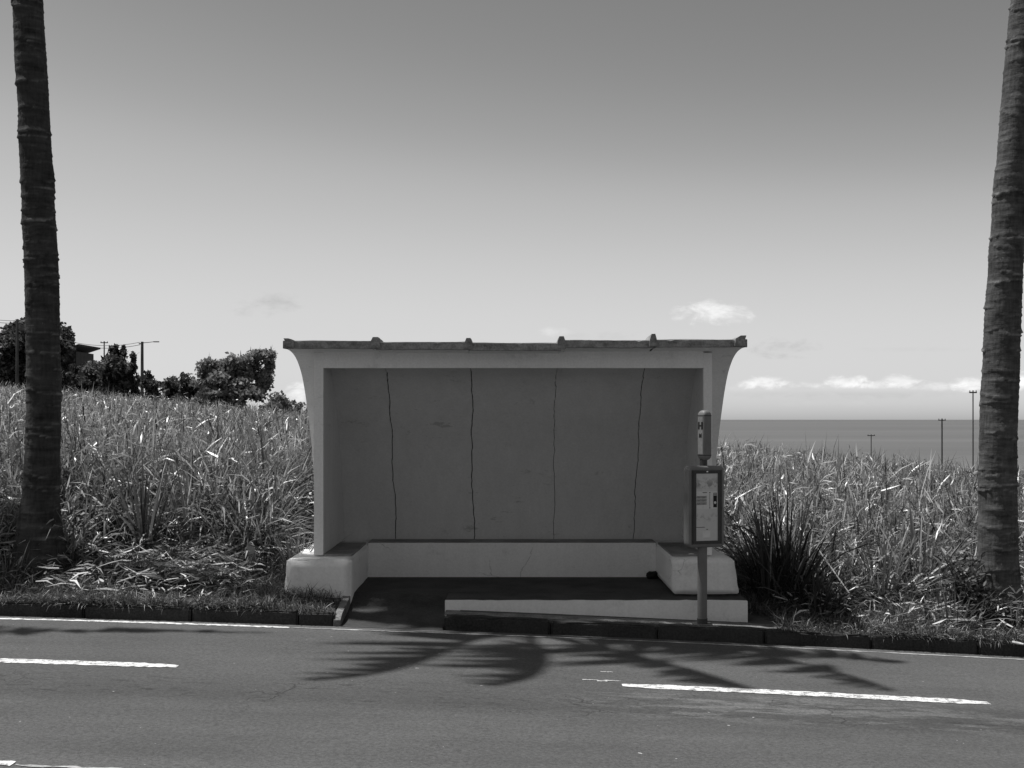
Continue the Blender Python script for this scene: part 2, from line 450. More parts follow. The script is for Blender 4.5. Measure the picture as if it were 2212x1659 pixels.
xs = np.arange(-60, 60.01, .5)
road = MB().grid([[(x, y, float(zr(x))) for x in xs] for y in (3.4, 5, 6.5, 8, 9.5, 11, 11.96)]).build('road', M['road'])
tag(road, kind='structure')

def stripe(name, pts_u, y, wid, mat, z=.004, ragged=.012, step=.04):
    x0, x1 = pts_u; n = max(2, int((x1 - x0) / step))
    lo, hi = [], []
    for i in range(n + 1):
        x = x0 + (x1 - x0) * i / n
        end = min(i, n - i) / 3.0; k = min(1, .55 + end * .2)
        yy = y + .012 * math.sin(x * 1.3)
        zz = float(zr(x)) + z
        lo.append((x, yy - wid / 2 * k + random.uniform(-ragged, ragged), zz)); hi.append((x, yy + wid / 2 * k + random.uniform(-ragged, ragged), zz))
    return MB().grid([lo, hi]).build(name, mat, road)
def road_xy(u, v):                          # where a photo point lies on the road
    x = 0.0
    for _ in range(8):
        d = F * (EYE - float(zr(x))) / (v - 905); x = (u - 1106) * d / F
    return x, d
xa, _ = road_xy(-900, 1408); xb, yb = road_xy(384, 1440)
stripe('lane_dash', (xa, xb), yb, .155, M['paint'])
xa, ya = road_xy(1344, 1481); xb, yb = road_xy(2136, 1519)
stripe('lane_dash', (xa, xb), (ya + yb) / 2, .155, M['paint'])
xa, ya = road_xy(28, 1651)
stripe('lane_dash', (xa - 3, xa), ya, .15, M['paint'])
xb, _ = road_xy(330, 1657); stripe('worn_line', (xa + .02, xb), ya - .03, .035, M['thin'], ragged=.015)
stripe('edge_line', (-16, -2.05), 11.80, .075, M['paint'], ragged=.012)
stripe('edge_line', (-2.04, 14), 11.80, .04, M['thin'], ragged=.008)
for (u0, u1, v, t_) in [(1297, 1324, 1452, .03), (1258, 1340, 1469, .02), (1290, 1312, 1472, .045)]:
    xa, ya = road_xy(u0, v); xb, _ = road_xy(u1, v)
    stripe('paint_fleck', (xa, xb), ya, t_, M['paint'], ragged=.008, step=.02)

def kerb(name, x0, x1):
    import bmesh
    mb = MB(); x = x0
    while x < x1 - .05:
        e = min(x + 1.0, x1); jog = random.uniform(-.012, .012); dz = random.uniform(-.008, .008)
        bm = bmesh.new(); bmesh.ops.create_cube(bm, size=1)
        for q in bm.verts:
            px = (x + .006) if q.co.x < 0 else (e - .006); base = float(zr(px))
            q.co = Vector((px, KERB_Y + jog + (.165 if q.co.y > 0 else (.02 if q.co.z > 0 else 0)), base + (KH + dz if q.co.z > 0 else -.15)))
        bmesh.ops.bevel(bm, geom=bm.edges[:], offset=.018, segments=2, affect='EDGES')
        bmesh.ops.subdivide_edges(bm, edges=[q for q in bm.edges if q.calc_length() > .5], cuts=10, use_grid_fill=True)
        for q in bm.verts: q.co += Vector((0, random.uniform(-.006, .006), random.uniform(-.006, .006)))
        mb.take(bm); x = e
    return mb.build(name, M['kerb'])
tag(kerb('kerb', -22, -1.66), kind='structure')
tag(kerb('kerb', -.64, 22), kind='structure')

sea = MB().quad((-200000, 60, -100), (200000, 60, -100), (200000, 180000, -100), (-200000, 180000, -100)).build('sea', M['sea'])
tag(sea, kind='structure')

# ------------------------------------------------------------------ bus shelter
SH = empty('bus_shelter', (0, 13.5, .24), 'white concrete bus shelter with curved back wall, ribbed roof edge and built-in benches', 'bus shelter')
prof = [(12.50, 2.676), (12.80, 2.684), (13.05, 2.664), (13.25, 2.625), (13.42, 2.565), (13.59, 2.485), (13.73, 2.38), (13.90, 2.215), (14.02, 2.07),
        (14.16, 1.90), (14.32, 1.66), (14.44, 1.40), (14.54, 1.10), (14.61, .82), (14.65, .60), (14.66, .30)]
def smooth_poly(p, n):
    p = np.array(p); s = np.concatenate([[0], np.cumsum(np.linalg.norm(np.diff(p, axis=0), axis=1))]); t = np.linspace(0, s[-1], n)
    return np.stack([np.interp(t, s, p[:, 0]), np.interp(t, s, p[:, 1])], 1)
pr = smooth_poly(prof, 90)
for _ in range(6): pr[1:-1] = (pr[:-2] + 2 * pr[1:-1] + pr[2:]) / 4
tan = np.gradient(pr, axis=0); tan /= np.linalg.norm(tan, axis=1)[:, None]
nor = np.stack([-tan[:, 1], tan[:, 0]], 1)
if nor[0, 1] < 0: nor = -nor
outer = pr + nor * .075
XB = [-2.236 + i * (2.266 * 2 / 5) for i in range(6)]
wig = [np.cumsum(RNG.normal(0, .0035, 90)) * 1.0 for _ in range(6)]
for wg in wig: wg -= np.linspace(wg[0], wg[-1], 90); wg += RNG.normal(0, .0016, 90)
for wg in (wig[0], wig[5]): wg *= .0
kink = np.zeros(90); kink[78:] = np.linspace(0, -.045, 12)
wig[2] = wig[2] + kink * np.interp(np.arange(90), [0, 76, 90], [0, 1, 1])
gapw = [0, .010, .010, .006, .008, 0]
zoff = [.012, .002, -.006, .020, .028]
for i in range(5):
    mb = MB(); lift = np.interp(np.arange(90), [0, 25, 45], [1, .6, 0]) * zoff[i]
    xl = XB[i] + wig[i] + gapw[i] / 2; xr_ = XB[i + 1] + wig[i + 1] - gapw[i + 1] / 2
    chip = RNG.normal(0, .004, 7)
    def row(k, P_): return [(xl[k] + (xr_[k] - xl[k]) * f, P_[k, 0] + (chip[j] if k == 0 else 0), P_[k, 1] + lift[k] + (chip[j] * .7 if (k == 0) else 0)) for j, f in enumerate(np.linspace(0, 1, 7))]
    rin = [row(k, pr) for k in range(90)]; rout = [row(k, outer) for k in range(90)]
    ring = rin + rout[::-1] + [rin[0]]
    mb.grid(ring)
    for side in (0, -1):
        mb.grid([[r[side] for r in rin], [r[side] for r in rout]])
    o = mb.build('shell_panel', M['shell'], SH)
    # weathered lip along the front edge of the panel
    lip = MB(); pts = []
    n = 24
    rows_ = [[], [], [], [], []]
    for j in range(n + 1):
        x = XB[i] + .004 + (XB[i + 1] - XB[i] - .008) * j / n
        wv_ = .0022 * math.sin(x * 2.3 + i * 2) + .001 * math.sin(x * 7 + i); z0 = 2.672 + zoff[i] + wv_ * .5 + random.uniform(-.002, .002); z1 = 2.744 + zoff[i] + wv_ + random.uniform(-.0015, .0015) - (.012 if random.random() < .03 else 0)
        yf = 12.47 + random.uniform(-.004, .004)
        for r_, q in zip(rows_, [(x, 12.497, z0), (x, yf, z0 + .004), (x, yf + .002, z1), (x, 12.52, z1 + .006), (x, 12.72, z1 + .012)]): r_.append(q)
    lip.grid(rows_)
    for j in (0, -1): lip.quad(*[r_[j] for r_ in rows_], (rows_[0][j][0], 12.72, rows_[0][j][2] + .02))
    lip.build('roof_lip', M['edge'], SH)
for i in range(1, 5):                        # dirty mortar deep in each joint
    mid = pr + nor * .018
    MB().grid([[(XB[i] + wig[i][k] - .02, mid[k, 0], mid[k, 1] + .004) for k in range(90)], [(XB[i] + wig[i][k] + .02, mid[k, 0], mid[k, 1] + .004) for k in range(90)]]).build('joint_mortar', M['joint'], SH)
ribx = [-2.168, -1.33, -.424, .482, 1.375, 2.222]
ribw = [.085, .085, .07, .075, .065, .095]
for i, (x, wd) in enumerate(zip(ribx, ribw)):   # standing ribs over the joints
    zo = (zoff[max(0, i - 1)] + zoff[min(4, i)]) / 2; h = [.022, .036, .036, .042, .048, .03][i]
    ks = list(range(0, 60, 3)); rows_ = []
    for k in ks:
        up = h * (1.0 if k < 50 else .6); yb_, zb = outer[k]; ny, nz = nor[k]; l = wd / 2; t = wd * .28
        sh = .03 * (1 if i == 0 else -1 if i == 5 else 0); j1 = random.uniform(-.006, .006)
        e = np.interp(k, [0, 25, 45], [1, .6, 0]) * zo
        q = [(x - l * 1.15, -.07), (x - l, .0), (x - t - sh, 1.0), (x + t - sh, 1.0 + j1 * 8), (x + l, 0), (x + l * 1.15, -.07)]
        rows_.append([(a_, yb_ + ny * (up * b2 if b2 > 0 else b2) - (.055 if k == 0 else 0), zb + e + nz * (up * b2 if b2 > 0 else b2) + j1) for a_, b2 in q])
    rb = MB().grid(rows_); rb.quad(*rows_[0]); rb.build('roof_rib', M['edge'], SH)
def side_wall(x0, x1):
    k0 = int(np.argmin(np.abs(pr[:, 0] - 13.0)))
    poly = [(13.0, .615)] + [(float(max(13.0, p[0] + .01)), float(p[1] + .006)) for p in pr[k0:] if p[1] > .63] + [(14.655, .615)]
    mb = MB().prism_x(poly, x0, x1)
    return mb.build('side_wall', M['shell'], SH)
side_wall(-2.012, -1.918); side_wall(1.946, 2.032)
MB().box(-1.918, 1.946, 12.997, 13.09, 2.517, 2.705, .006).build('lintel', M['wall'], SH)
MB().box(-1.606, 1.606, 14.25, 14.648, .20, .62, .012).build('bench', M['wall'], SH)
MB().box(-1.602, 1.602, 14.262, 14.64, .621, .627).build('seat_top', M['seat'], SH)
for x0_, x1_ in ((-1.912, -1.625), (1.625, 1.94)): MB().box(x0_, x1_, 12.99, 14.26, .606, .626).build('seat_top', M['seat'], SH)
def block(x0, x1, out):
    import bmesh
    bm = bmesh.new(); bmesh.ops.create_cube(bm, size=1)
    for q in bm.verts:
        x = x0 if q.co.x < 0 else x1; z = .605 if q.co.z > 0 else .0
        if (q.co.x < 0) == (out < 0) and q.co.z > 0: x += .05 if out < 0 else -.05
        q.co = Vector((x, 12.7 if q.co.y < 0 else 14.62, z if z else (-.05 if out < 0 else .262)))
    bmesh.ops.bevel(bm, geom=bm.edges[:], offset=.013, segments=3, affect='EDGES')
    bmesh.ops.subdivide_edges(bm, edges=[e for e in bm.edges if e.calc_length() > .2], cuts=8, use_grid_fill=True)
    for q in bm.verts: q.co += Vector((random.uniform(-.003, .003), random.uniform(-.003, .003), random.uniform(-.003, .003)))
    mb = MB(); mb.take(bm); return mb.build('side_bench', M['wall'], SH, smooth=True)
block(-2.285, -1.603, -1); block(1.603, 2.255, 1)
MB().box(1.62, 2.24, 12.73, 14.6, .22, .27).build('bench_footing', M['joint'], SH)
# floor with a sloping way in from the road on the left
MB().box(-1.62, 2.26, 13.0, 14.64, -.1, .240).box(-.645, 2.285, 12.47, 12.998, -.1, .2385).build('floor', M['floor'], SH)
zz = float(zr(-1.1))
MB().grid([[(x, y, z + float(zr(x)) * k_) for x in np.linspace(-1.603, -.648, 6)] for y, z, k_ in ((11.94, .003, 1), (12.2, .02, 1), (12.6, .11, .4), (12.997, .238, 0))]).build('entry_ramp', M['floor'], SH)
fw = MB(); n = 40; top, bot, topb = [], [], []
for j in range(n + 1):
    x = -.65 + (2.285 + .65) * j / n; z1 = .236 + random.uniform(-.003, .003)
    top.append((x, 12.41 + random.uniform(-.002, .002), z1)); topb.append((x, 12.469, z1)); bot.append((x, 12.405, float(zr(x)) + .02))
fw.grid([bot, top, topb]); fw.quad(bot[0], top[0], topb[0], (-.65, 12.469, 0)); fw.quad(bot[-1], top[-1], topb[-1], (2.285, 12.469, -.1))
fw.build('platform_wall', M['wall'], SH)
# small sloped kerb return at the left of the way in
MB().prism_x([(11.97, -.05), (11.965, .12), (12.1, .165), (12.4, .205), (12.71, .245), (12.71, -.05)], -1.672, -1.605).build('ramp_wing', M['paving'], SH)
pv = MB().grid([[(x, y, float(zr(x)) + KH + dz) for x in np.linspace(-.64, 2.7, 24)] for y, dz in ((12.11, -.006), (12.25, .002), (12.42, .0))]).build('pavement', M['paving'])
tag(pv, kind='structure')

# ------------------------------------------------------------------ bus stop sign
bx, by = (1517 - 1106) * 12.15 / F, 12.15
bz = float(zr(bx)) + KH
SG = empty('bus_stop_sign', (bx, by, bz), 'grey bus stop post with timetable case and small upright sign head marked H', 'bus stop sign')
zt = lambda v: EYE - (v - 905) * 12.15 / F
MB().tube([(bx, by, bz), (bx, by, zt(1170))], .046, 24).build('post', M['metal'], SG, smooth=False)
MB().tube([(bx, by, bz - .005), (bx, by, bz + .06)], .05, 24).box(bx - .09, bx + .09, by - .09, by + .09, bz - .01, bz + .012, .003).build('base_plate', M['dark_metal'], SG)
def rot(mb, cx, cy, a):
    ca, sa = math.cos(a), math.sin(a)
    mb.v = [(cx + x * ca - y * sa, cy + x * sa + y * ca, z) for x, y, z in mb.v]; return mb
pa = R(17); pcx, pcy = bx + .012, by - .02
z0, z1 = zt(1181), zt(1006); W = .372; T = .125
def rbox(x0, x1, y0, y1, za, zb, rad, seg=6, axis_='y'):
    """box whose x-z outline has round corners, ends softened"""
    pts = []
    for (cx, cz, st) in ((x1 - rad, zb - rad, 0), (x0 + rad, zb - rad, 90), (x0 + rad, za + rad, 180), (x1 - rad, za + rad, 270)):
        for k in range(seg + 1):
            an = R(st + 90 * k / seg); pts.append((cx + rad * math.cos(an), cz + rad * math.sin(an)))
    mb = MB(); e = .018; rows_ = []
    cx_, cz_ = (x0 + x1) / 2, (za + zb) / 2
    for y, s_ in ((y0, e), (y0 + e * .3, e * .3), (y0 + e, 0), (y1 - e, 0), (y1 - e * .3, e * .3), (y1, e)):
        rows_.append([(px - s_ * (1 if px > cx_ else -1), y, pz - s_ * (1 if pz > cz_ else -1)) for px, pz in pts + pts[:1]])
    mb.grid(rows_); mb.quad(*rows_[0][:-1]); mb.quad(*rows_[-1][:-1]); return mb
case = rbox(-W / 2, W / 2, -T / 2, T / 2, z0, z1, .045)
ca = rot(case, pcx, pcy, pa).build('timetable_case', M['metal'], SG)
# dark door frame, set proud, around the paper
dx0, dx1, dz0, dz1 = -.142, .142, z0 + .035, z1 - .04; bw = .03; yf = -T / 2
fr = MB().box(dx0, dx1, yf - .012, yf + .004, dz1 - bw, dz1, .002).box(dx0, dx1, yf - .012, yf + .004, dz0, dz0 + bw, .002).box(dx0, dx0 + bw, yf - .012, yf + .004, dz0 + bw, dz1 - bw, .002).box(dx1 - bw, dx1, yf - .012, yf + .004, dz0 + bw, dz1 - bw, .002)
rot(fr, pcx, pcy, pa).build('door_frame', M['dark_metal'], ca)
seam = MB().box(-W / 2 - .001, W / 2 + .001, yf + .03, yf + .034, z1 - .043, z1 - .040).box(dx0 - .012, dx0 - .006, yf - .002, yf + .02, z0 + .03, z1 - .035).box(dx1 + .006, dx1 + .012, yf - .002, yf + .02, z0 + .03, z1 - .035)
rot(seam, pcx, pcy, pa).build('door_seam', M['black'], ca)
ck = MB().box(-.008, .008, yf - .017, yf - .012, dz1 - .019, dz1 - .008, .002); rot(ck, pcx, pcy, pa).build('lock', M['paper'], ca)

def poster_mat():
    m, gg, b = new_mat('poster_print')
    v = gg.coord('Object'); X = gg.xyz(v)
    zrel = gg.m('DIVIDE', gg.sub(X[2], dz0 + bw), dz1 - dz0 - 2 * bw)
    nz = gg.noise(v, 22, 6, .7)
    up = gg.mul(gg.rng(zrel, .76, .82), gg.rng(zrel, .84, .97, 1, 0))
    lo = gg.mul(gg.rng(zrel, .27, .33), gg.rng(zrel, .36, .44, 1, 0))
    blot = gg.add(gg.mul(gg.rng(nz, .47, .56), up), gg.mul(gg.rng(nz, .5, .6), gg.mul(lo, .6)))
    base = gg.mul(gg.rng(gg.noise(v, 6, 4),   .3, .7, .52, .60), gg.sub(1.0, gg.mul(blot, .55)))
    gg.l.new(gg.grey(base), b.inputs['Base Color']); b.inputs['Roughness'].default_value = .35
    return m
po = MB().box(dx0 + bw, dx1 - bw, yf - .005, yf + .002, dz0 + bw, dz1 - bw)
po = rot(po, pcx, pcy, pa).build('poster', poster_mat(), ca)
pw = dx1 - dx0 - 2 * bw; ph = dz1 - dz0 - 2 * bw; X0 = dx0 + bw; Z0 = dz0 + bw
def flat(mb, fx0, fx1, fz0, fz1, lay): return mb.box(X0 + fx0 * pw, X0 + fx1 * pw, yf - .005 - .0009 * lay, yf - .0045, Z0 + fz0 * ph, Z0 + fz1 * ph)
rot(flat(MB(), .0, .985, .475, .735, 1), pcx, pcy, pa).build('timetable', M['print'], ca)
tx = MB()
for r_ in range(3):
    for c_ in range(8):
        flat(tx, .03 + c_ * .058, .03 + c_ * .058 + .034, .535 + r_ * .047, .535 + r_ * .047 + .028, 2)
    flat(tx, .03, .49, .566 + r_ * .047, .572 + r_ * .047, 2)
rot(tx, pcx, pcy, pa).build('timetable_print', M['dark_metal'], ca); tx = MB()
flat(tx, .30, .50, .712, .722, 2); rot(tx, pcx, pcy, pa).build('timetable_heading', M['dark_metal'], ca); tx = MB(); flat(tx, .60, .66, .708, .722, 2); flat(tx, .60, .66, .482, .494, 2); flat(tx, .0, .40, .198, .206, 2); flat(tx, .62, .635, .50, .70, 2)
flat(tx, .47, .55, .165, .175, 2)
rot(tx, pcx, pcy, pa).build('poster_lines', M['dark_metal'], ca)
rot(flat(MB(), .79, .96, .495, .71, 2), pcx, pcy, pa).build('dark_notice', M['black'], ca)
nb = MB(); cx_, cz_ = X0 + .875 * pw, Z0 + .565 * ph
ringo = [(cx_ + .013 * math.cos(R(a_)), yf - .0078, cz_ + .013 * math.sin(R(a_))) for a_ in range(0, 360, 20)]
nb.quad(*ringo); rot(nb, pcx, pcy, pa).build('notice_emblem', M['print'], ca); nb = MB(); flat(nb, .80, .95, .69, .70, 3); flat(nb, .80, .95, .672, .68, 3)
rot(nb, pcx, pcy, pa).build('notice_lines', M['print'], ca)
rot(flat(MB(), .30, .65, .05, .145, 2), pcx, pcy, pa).build('paper_note', M['paper'], ca)
# neck and sign head
MB().tube([(bx + .012, by, zt(1010)), (bx + .012, by, zt(990))], [.036, .036], 20).build('neck', M['dark_metal'], SG)
hc = (bx + .022, by); ha = R(36); a_ = .107; zh0, zh1 = zt(994), zt(886)
def rsq(s, rr, seg=5):
    out = []
    for (cx, cy, st) in ((s - rr, s - rr, 0), (-s + rr, s - rr, 90), (-s + rr, -s + rr, 180), (s - rr, -s + rr, 270)):
        for k in range(seg + 1): out.append((cx + rr * math.cos(R(st + 90 * k / seg)), cy + rr * math.sin(R(st + 90 * k / seg))))
    return out
rows_ = []
H2 = a_ / 2
for t_ in [0, .25, .5, .75, 1]:
    an = t_ * math.pi / 2; s_ = H2 - .034 * (1 - math.sin(an)); rows_.append((s_, zh0 + .045 * (1 - math.cos(an))))
for t_ in [1, .8, .6, .4, .2, 0]:
    an = t_ * math.pi / 2; s_ = H2 - .036 * (1 - math.sin(an)); rows_.append((s_, zh1 - .05 * (1 - math.cos(an))))
hd = MB(); pr_rows = []
for s_, z in rows_:
    ring = rsq(s_, min(.028, s_ * .9)); pr_rows.append([(x, y, z) for x, y in ring + ring[:1]])
hd.grid(pr_rows); hd.quad(*pr_rows[0][:-1]); hd.quad(*pr_rows[-1][:-1])
head = rot(hd, hc[0], hc[1], ha).build('sign_head', M['metal'], SG, smooth=True)
def band(z): return rot(MB().grid([[(x, y, zz_) for x, y in (rsq(H2 + .0015, .028) + rsq(H2 + .0015, .028)[:1])] for zz_ in (z, z + .006)]), hc[0], hc[1], ha)
band(zh1 - .055).build('cap_seam', M['black'], head); band(zh0 + .045).build('cap_seam', M['black'], head)
def onface(mb, u0, u1, za, zb, lay):      # left-hand face of the head (local -x side)
    return mb.box(-H2 - .0008 - .0008 * lay, -H2 + .0005, u0, u1, za, zb)
hh = zh1 - zh0; zb_ = lambda f: zh1 - f * hh
rot(onface(MB(), -.031, .031, zb_(.88), zb_(.125), 1), hc[0], hc[1], ha).build('sign_plate', M['plate'], head)
hm = MB(); onface(hm, -.031, -.010, zb_(.385), zb_(.235), 2); onface(hm, .010, .031, zb_(.385), zb_(.235), 2); onface(hm, -.010, .010, zb_(.325), zb_(.295), 2)
rot(hm, hc[0], hc[1], ha).build('letter_h', M['black'], head)
bm_ = MB()
xx = -H2 - .0026
bm_.quad((xx, .018, zb_(.545)), (xx, .018, zb_(.455)), (xx, .0, zb_(.485)), (xx, -.018, zb_(.455)), (xx, -.018, zb_(.545)))
rot(bm_, hc[0], hc[1], ha).build('route_mark', M['black'], head)

# ------------------------------------------------------------------ palms
def frond_mesh(name, pts, seed, wind=(0, 0, 0), leaf=.8):
    """palm leaf along the midrib points pts: ribbed stalk plus two ranks of hanging leaflets"""
    rg = np.random.default_rng(seed); pts = np.array(pts, float)
    n = 44; d_ = np.concatenate([[0], np.cumsum(np.linalg.norm(np.diff(pts, axis=0), axis=1))]); L = d_[-1]
    t = np.linspace(0, L, n + 1); c = np.stack([np.interp(t, d_, pts[:, k]) for k in range(3)], 1)
    for _ in range(14): c[1:-1] = (c[:-2] + 2 * c[1:-1] + c[2:]) / 4
    s = t / L; tg = np.gradient(c, axis=0); tg /= np.linalg.norm(tg, axis=1)[:, None]
    sd = np.cross(tg, [0, 0, 1]); sd /= np.linalg.norm(sd, axis=1)[:, None]; up = np.cross(sd, tg)
    rad = .06 * (1 - s * .8)
    V = np.stack([c + (sd * math.cos(a) + up * math.sin(a)) * rad[:, None] for a in np.linspace(0, 2 * math.pi, 6, endpoint=False)], 1).reshape(-1, 3)
    Q = [(i * 6 + k, i * 6 + (k + 1) % 6, (i + 1) * 6 + (k + 1) % 6, (i + 1) * 6 + k) for i in range(n) for k in range(6)]
    parts = [(V, np.array(Q), np.full(len(V), .4))]
    m = 150; sv = np.repeat(np.linspace(.17, .995, m), 2) + rg.normal(0, .004, 2 * m); sv = np.clip(sv, .16, 1); sg = np.tile([1., -1.], m)
    f3 = lambda A: np.stack([np.interp(sv, s, A[:, k]) for k in range(3)], 1)
    c0, T0, S0 = f3(c), f3(tg), f3(sd)
    ll = np.interp(sv, [.16, .3, .6, .85, 1], [.7, 1, .8, .42, .15]) * leaf * rg.uniform(.8, 1.1, 2 * m)
    nb_ = 21; bun = rg.uniform(.45, 1.3, (2, nb_ + 2)); side_i = (sg < 0).astype(int); bi = (sv * nb_).astype(int); ll = ll * bun[side_i, bi]
    bdir = rg.normal(0, .16, (2, nb_ + 2, 3))[side_i, bi]
    sv = np.clip(sv * .7 + .3 * ((bi + .5) / nb_ + rg.normal(0, .02, nb_ + 2)[bi]), .16, 1); c0, T0, S0 = f3(c), f3(tg), f3(sd)
    fw = np.interp(sv, [.16, 1], [.35, 1.0])[:, None]
    dr = S0 * sg[:, None] * .75 + T0 * fw + np.array(wind)[None] + np.array([0, 0, -.35])[None] + rg.normal(0, .05, (2 * m, 3)) + bdir
    dr /= np.linalg.norm(dr, axis=1)[:, None]; N = 2 * m; Sg = 3; rows = []
    for q in np.linspace(0, 1, Sg + 1):
        p_ = c0 + dr * (ll * q)[:, None] + np.array([0, 0, -1.])[None] * (ll * q * q * .30)[:, None]
        w_ = (np.interp(q, [0, .35, 1], [1.35, 1, .06]) * .036) * rg.uniform(.95, 1.05, N)
        rows.append(np.stack([p_ - T0 * w_[:, None], p_ + T0 * w_[:, None]], 1))
    Vv = np.stack(rows, 1); b = (np.arange(N) * (Sg + 1) * 2)[:, None] + (np.arange(Sg) * 2)[None]
    parts.append((Vv.reshape(-1, 3), np.stack([b, b + 1, b + 3, b + 2], 2).reshape(-1, 4), np.repeat(rg.uniform(.1, 1, N), (Sg + 1) * 2)))
    me = np_mesh(name, *join(parts)); me.materials.append(M['frond']); return me
def arc(L, e0, bend, n=14):
    x = z = 0; out = [(0, 0, 0)]
    for i in range(n):
        th = e0 - bend * ((i + .5) / n) ** 1.25; x += math.cos(th) * L / n; z += math.sin(th) * L / n; out.append((x, 0, z))
    return out
FR = {}; NF = [0]
def frond(parent, top, f):
    if isinstance(f, dict):                       # a leaf shaped point by point
        NF[0] += 1; me = frond_mesh('frond', [Vector(p) - Vector(top) for p in f['pts']], 100 + NF[0], f.get('wind', (0, 0, 0)), f.get('leaf', .8)); rz = 0; rx = 0
    else:
        az, L, e0, bend = f; key = (round(L, 2), round(e0, 2), round(bend, 2))
        if key not in FR: FR[key] = frond_mesh('frond', arc(L, e0, bend), len(FR) + 3)
        me = FR[key]; rz = az; rx = random.uniform(-.2, .2)
    o = bpy.data.objects.new('frond', me); C.objects.link(o); o.parent = parent
    o.location = Vector(top) - Vector(parent.location); o.rotation_euler = (rx, 0, rz)
    return o
def palm(base, path, radii, top_z, label, group, fronds, seed, bark='trunk'):
    """path: (z, x, y) centre line points"""
    rg = np.random.default_rng(seed)
    o = empty('palm_tree', base, label, 'palm tree', group)
    zs = np.arange(base[2] - .1, top_z, .017); n = len(zs); A = 56
    pz = [p[0] for p in path]; cx = np.interp(zs, pz, [p[1] for p in path]); cy = np.interp(zs, pz, [p[2] for p in path])
    for _ in range(60):
        for c in (cx, cy): c[1:-1] = (c[:-2] + c[1:-1] * 2 + c[2:]) / 4
    k = np.ones(81) / 81
    cx = np.convolve(np.pad(cx, 40, 'edge'), k, 'valid'); cy = np.convolve(np.pad(cy, 40, 'edge'), k, 'valid')
    r0 = np.interp(zs, [q[0] for q in radii], [q[1] for q in radii])
    th = np.linspace(0, 2 * math.pi, A, endpoint=False)
    # leaf scars: rings of uneven spacing, tilted this way and that, each flaring to a lip
    edges = [zs[0] - .3]
    while edges[-1] < top_z + .3: edges.append(edges[-1] + rg.uniform(.03, .105))
    edges = np.array(edges); tilt = rg.uniform(-.035, .035, len(edges)); ph = rg.uniform(0, 6.28, len(edges)); amp = rg.uniform(.2, 1.0, len(edges)) ** 1.6; arcp = rg.uniform(0, 6.28, (len(edges), 2))
    disp = np.zeros((n, A)); lip = np.zeros((n, A))
    for j, t in enumerate(th):
        ez = np.sort(edges + tilt * np.sin(t + ph) + .012 * np.sin(3 * t + ph * 2)); idx = np.clip(np.searchsorted(ez, zs) - 1, 0, len(edges) - 2)
        f = (zs - ez[idx]) / np.maximum(ez[idx + 1] - ez[idx], .01)
        am = amp[idx] * np.clip(.55 + .4 * np.sin(t + arcp[idx, 0]) + .35 * np.sin(2 * t + arcp[idx, 1]), 0, 1.2); disp[:, j] = (.026 * (1 - f) ** 2.8) * am; lip[:, j] = np.clip(1 - f * 3.2, 0, 1) * am
    low = rg.normal(0, 1, (n // 14 + 3, 10)); low = np.repeat(np.repeat(low, 14, 0)[:n], 6, 1)[:, :A]
    for _ in range(8): low = (np.roll(low, 1, 1) + low + np.roll(low, -1, 1)) / 3; low[1:-1] = (low[:-2] + low[1:-1] + low[2:]) / 3
    rr = r0[:, None] + disp + low * .004 + rg.normal(0, .0016, (n, A))
    # root swelling ribs near the ground
    g_ = np.exp(-(zs - base[2]) / .28)[:, None]; rr = rr + g_ * .025 * np.sin(th * 9 + 1)[None] + g_ * .02 * np.sin(th * 17)[None]
    V = np.stack([cx[:, None] + rr * np.cos(th), cy[:, None] + rr * np.sin(th), np.repeat(zs[:, None], A, 1)], 2).reshape(-1, 3)
    a = (np.arange(n - 1) * A)[:, None] + np.arange(A)[None]; b = (np.arange(n - 1) * A)[:, None] + (np.arange(A)[None] + 1) % A
    me = np_mesh('trunk', V, np.stack([a, b, b + A, a + A], 2).reshape(-1, 4), lip.reshape(-1)); me.shade_smooth()
    link('trunk', me, M[bark], o)
    top = (cx[-1], cy[-1], top_z)
    for f in fronds: frond(o, top, f)
    return o, top
ring = lambda k, L, e0, b, off=0.: [(R(360 / k * i + off) + random.uniform(-.15, .15), L, e0, b) for i in range(k)]
upper = [(R(75), 2.6, 1.2, 1.5), (R(115), 2.6, 1.2, 1.5), (R(160), 2.6, 1.2, 1.5)]
# the left palm: lower fronds arranged so their shadows reach onto the road
dl = 13.2
pl = [(zz_, P(u, v, dl).x, dl) for zz_, u, v in [(EYE - (v - 905) * dl / F, u, v) for u, v in ((80, 1242), (88, 1110), (94, 950), (95, 800), (92, 650), (85, 480), (76, 300), (66, 120), (59, 0))]]
TOPZ = 14.0
pl.append((TOPZ, -5.28, dl)); pl = sorted(pl)
bl = (pl[0][1], dl, float(zg(pl[0][1], dl)) - .03)
COT = 1 / math.tan(SUN_EL)
def shaped(top, marks, rise=.25, drop=1.3, leaf=.85, wind=(-.75, .1, 0)):
    """a leaf that hangs over the road: its tip droops; marks are the points of the road it stands between the sun and"""
    k = len(marks); pts = [top]
    for i, (u, v) in enumerate(marks):
        x, d = road_xy(u, v); f = (i + 1) / k; z = top[2] + rise * math.sin(min(1, f * 1.5) * math.pi) - drop * f ** 2
        h = z - float(zr(x)); pts.append((x - SUN_DIR.x * h * COT, d - SUN_DIR.y * h * COT, z))
    return dict(pts=pts, wind=wind, leaf=leaf)
TL = (-5.28, dl, TOPZ)
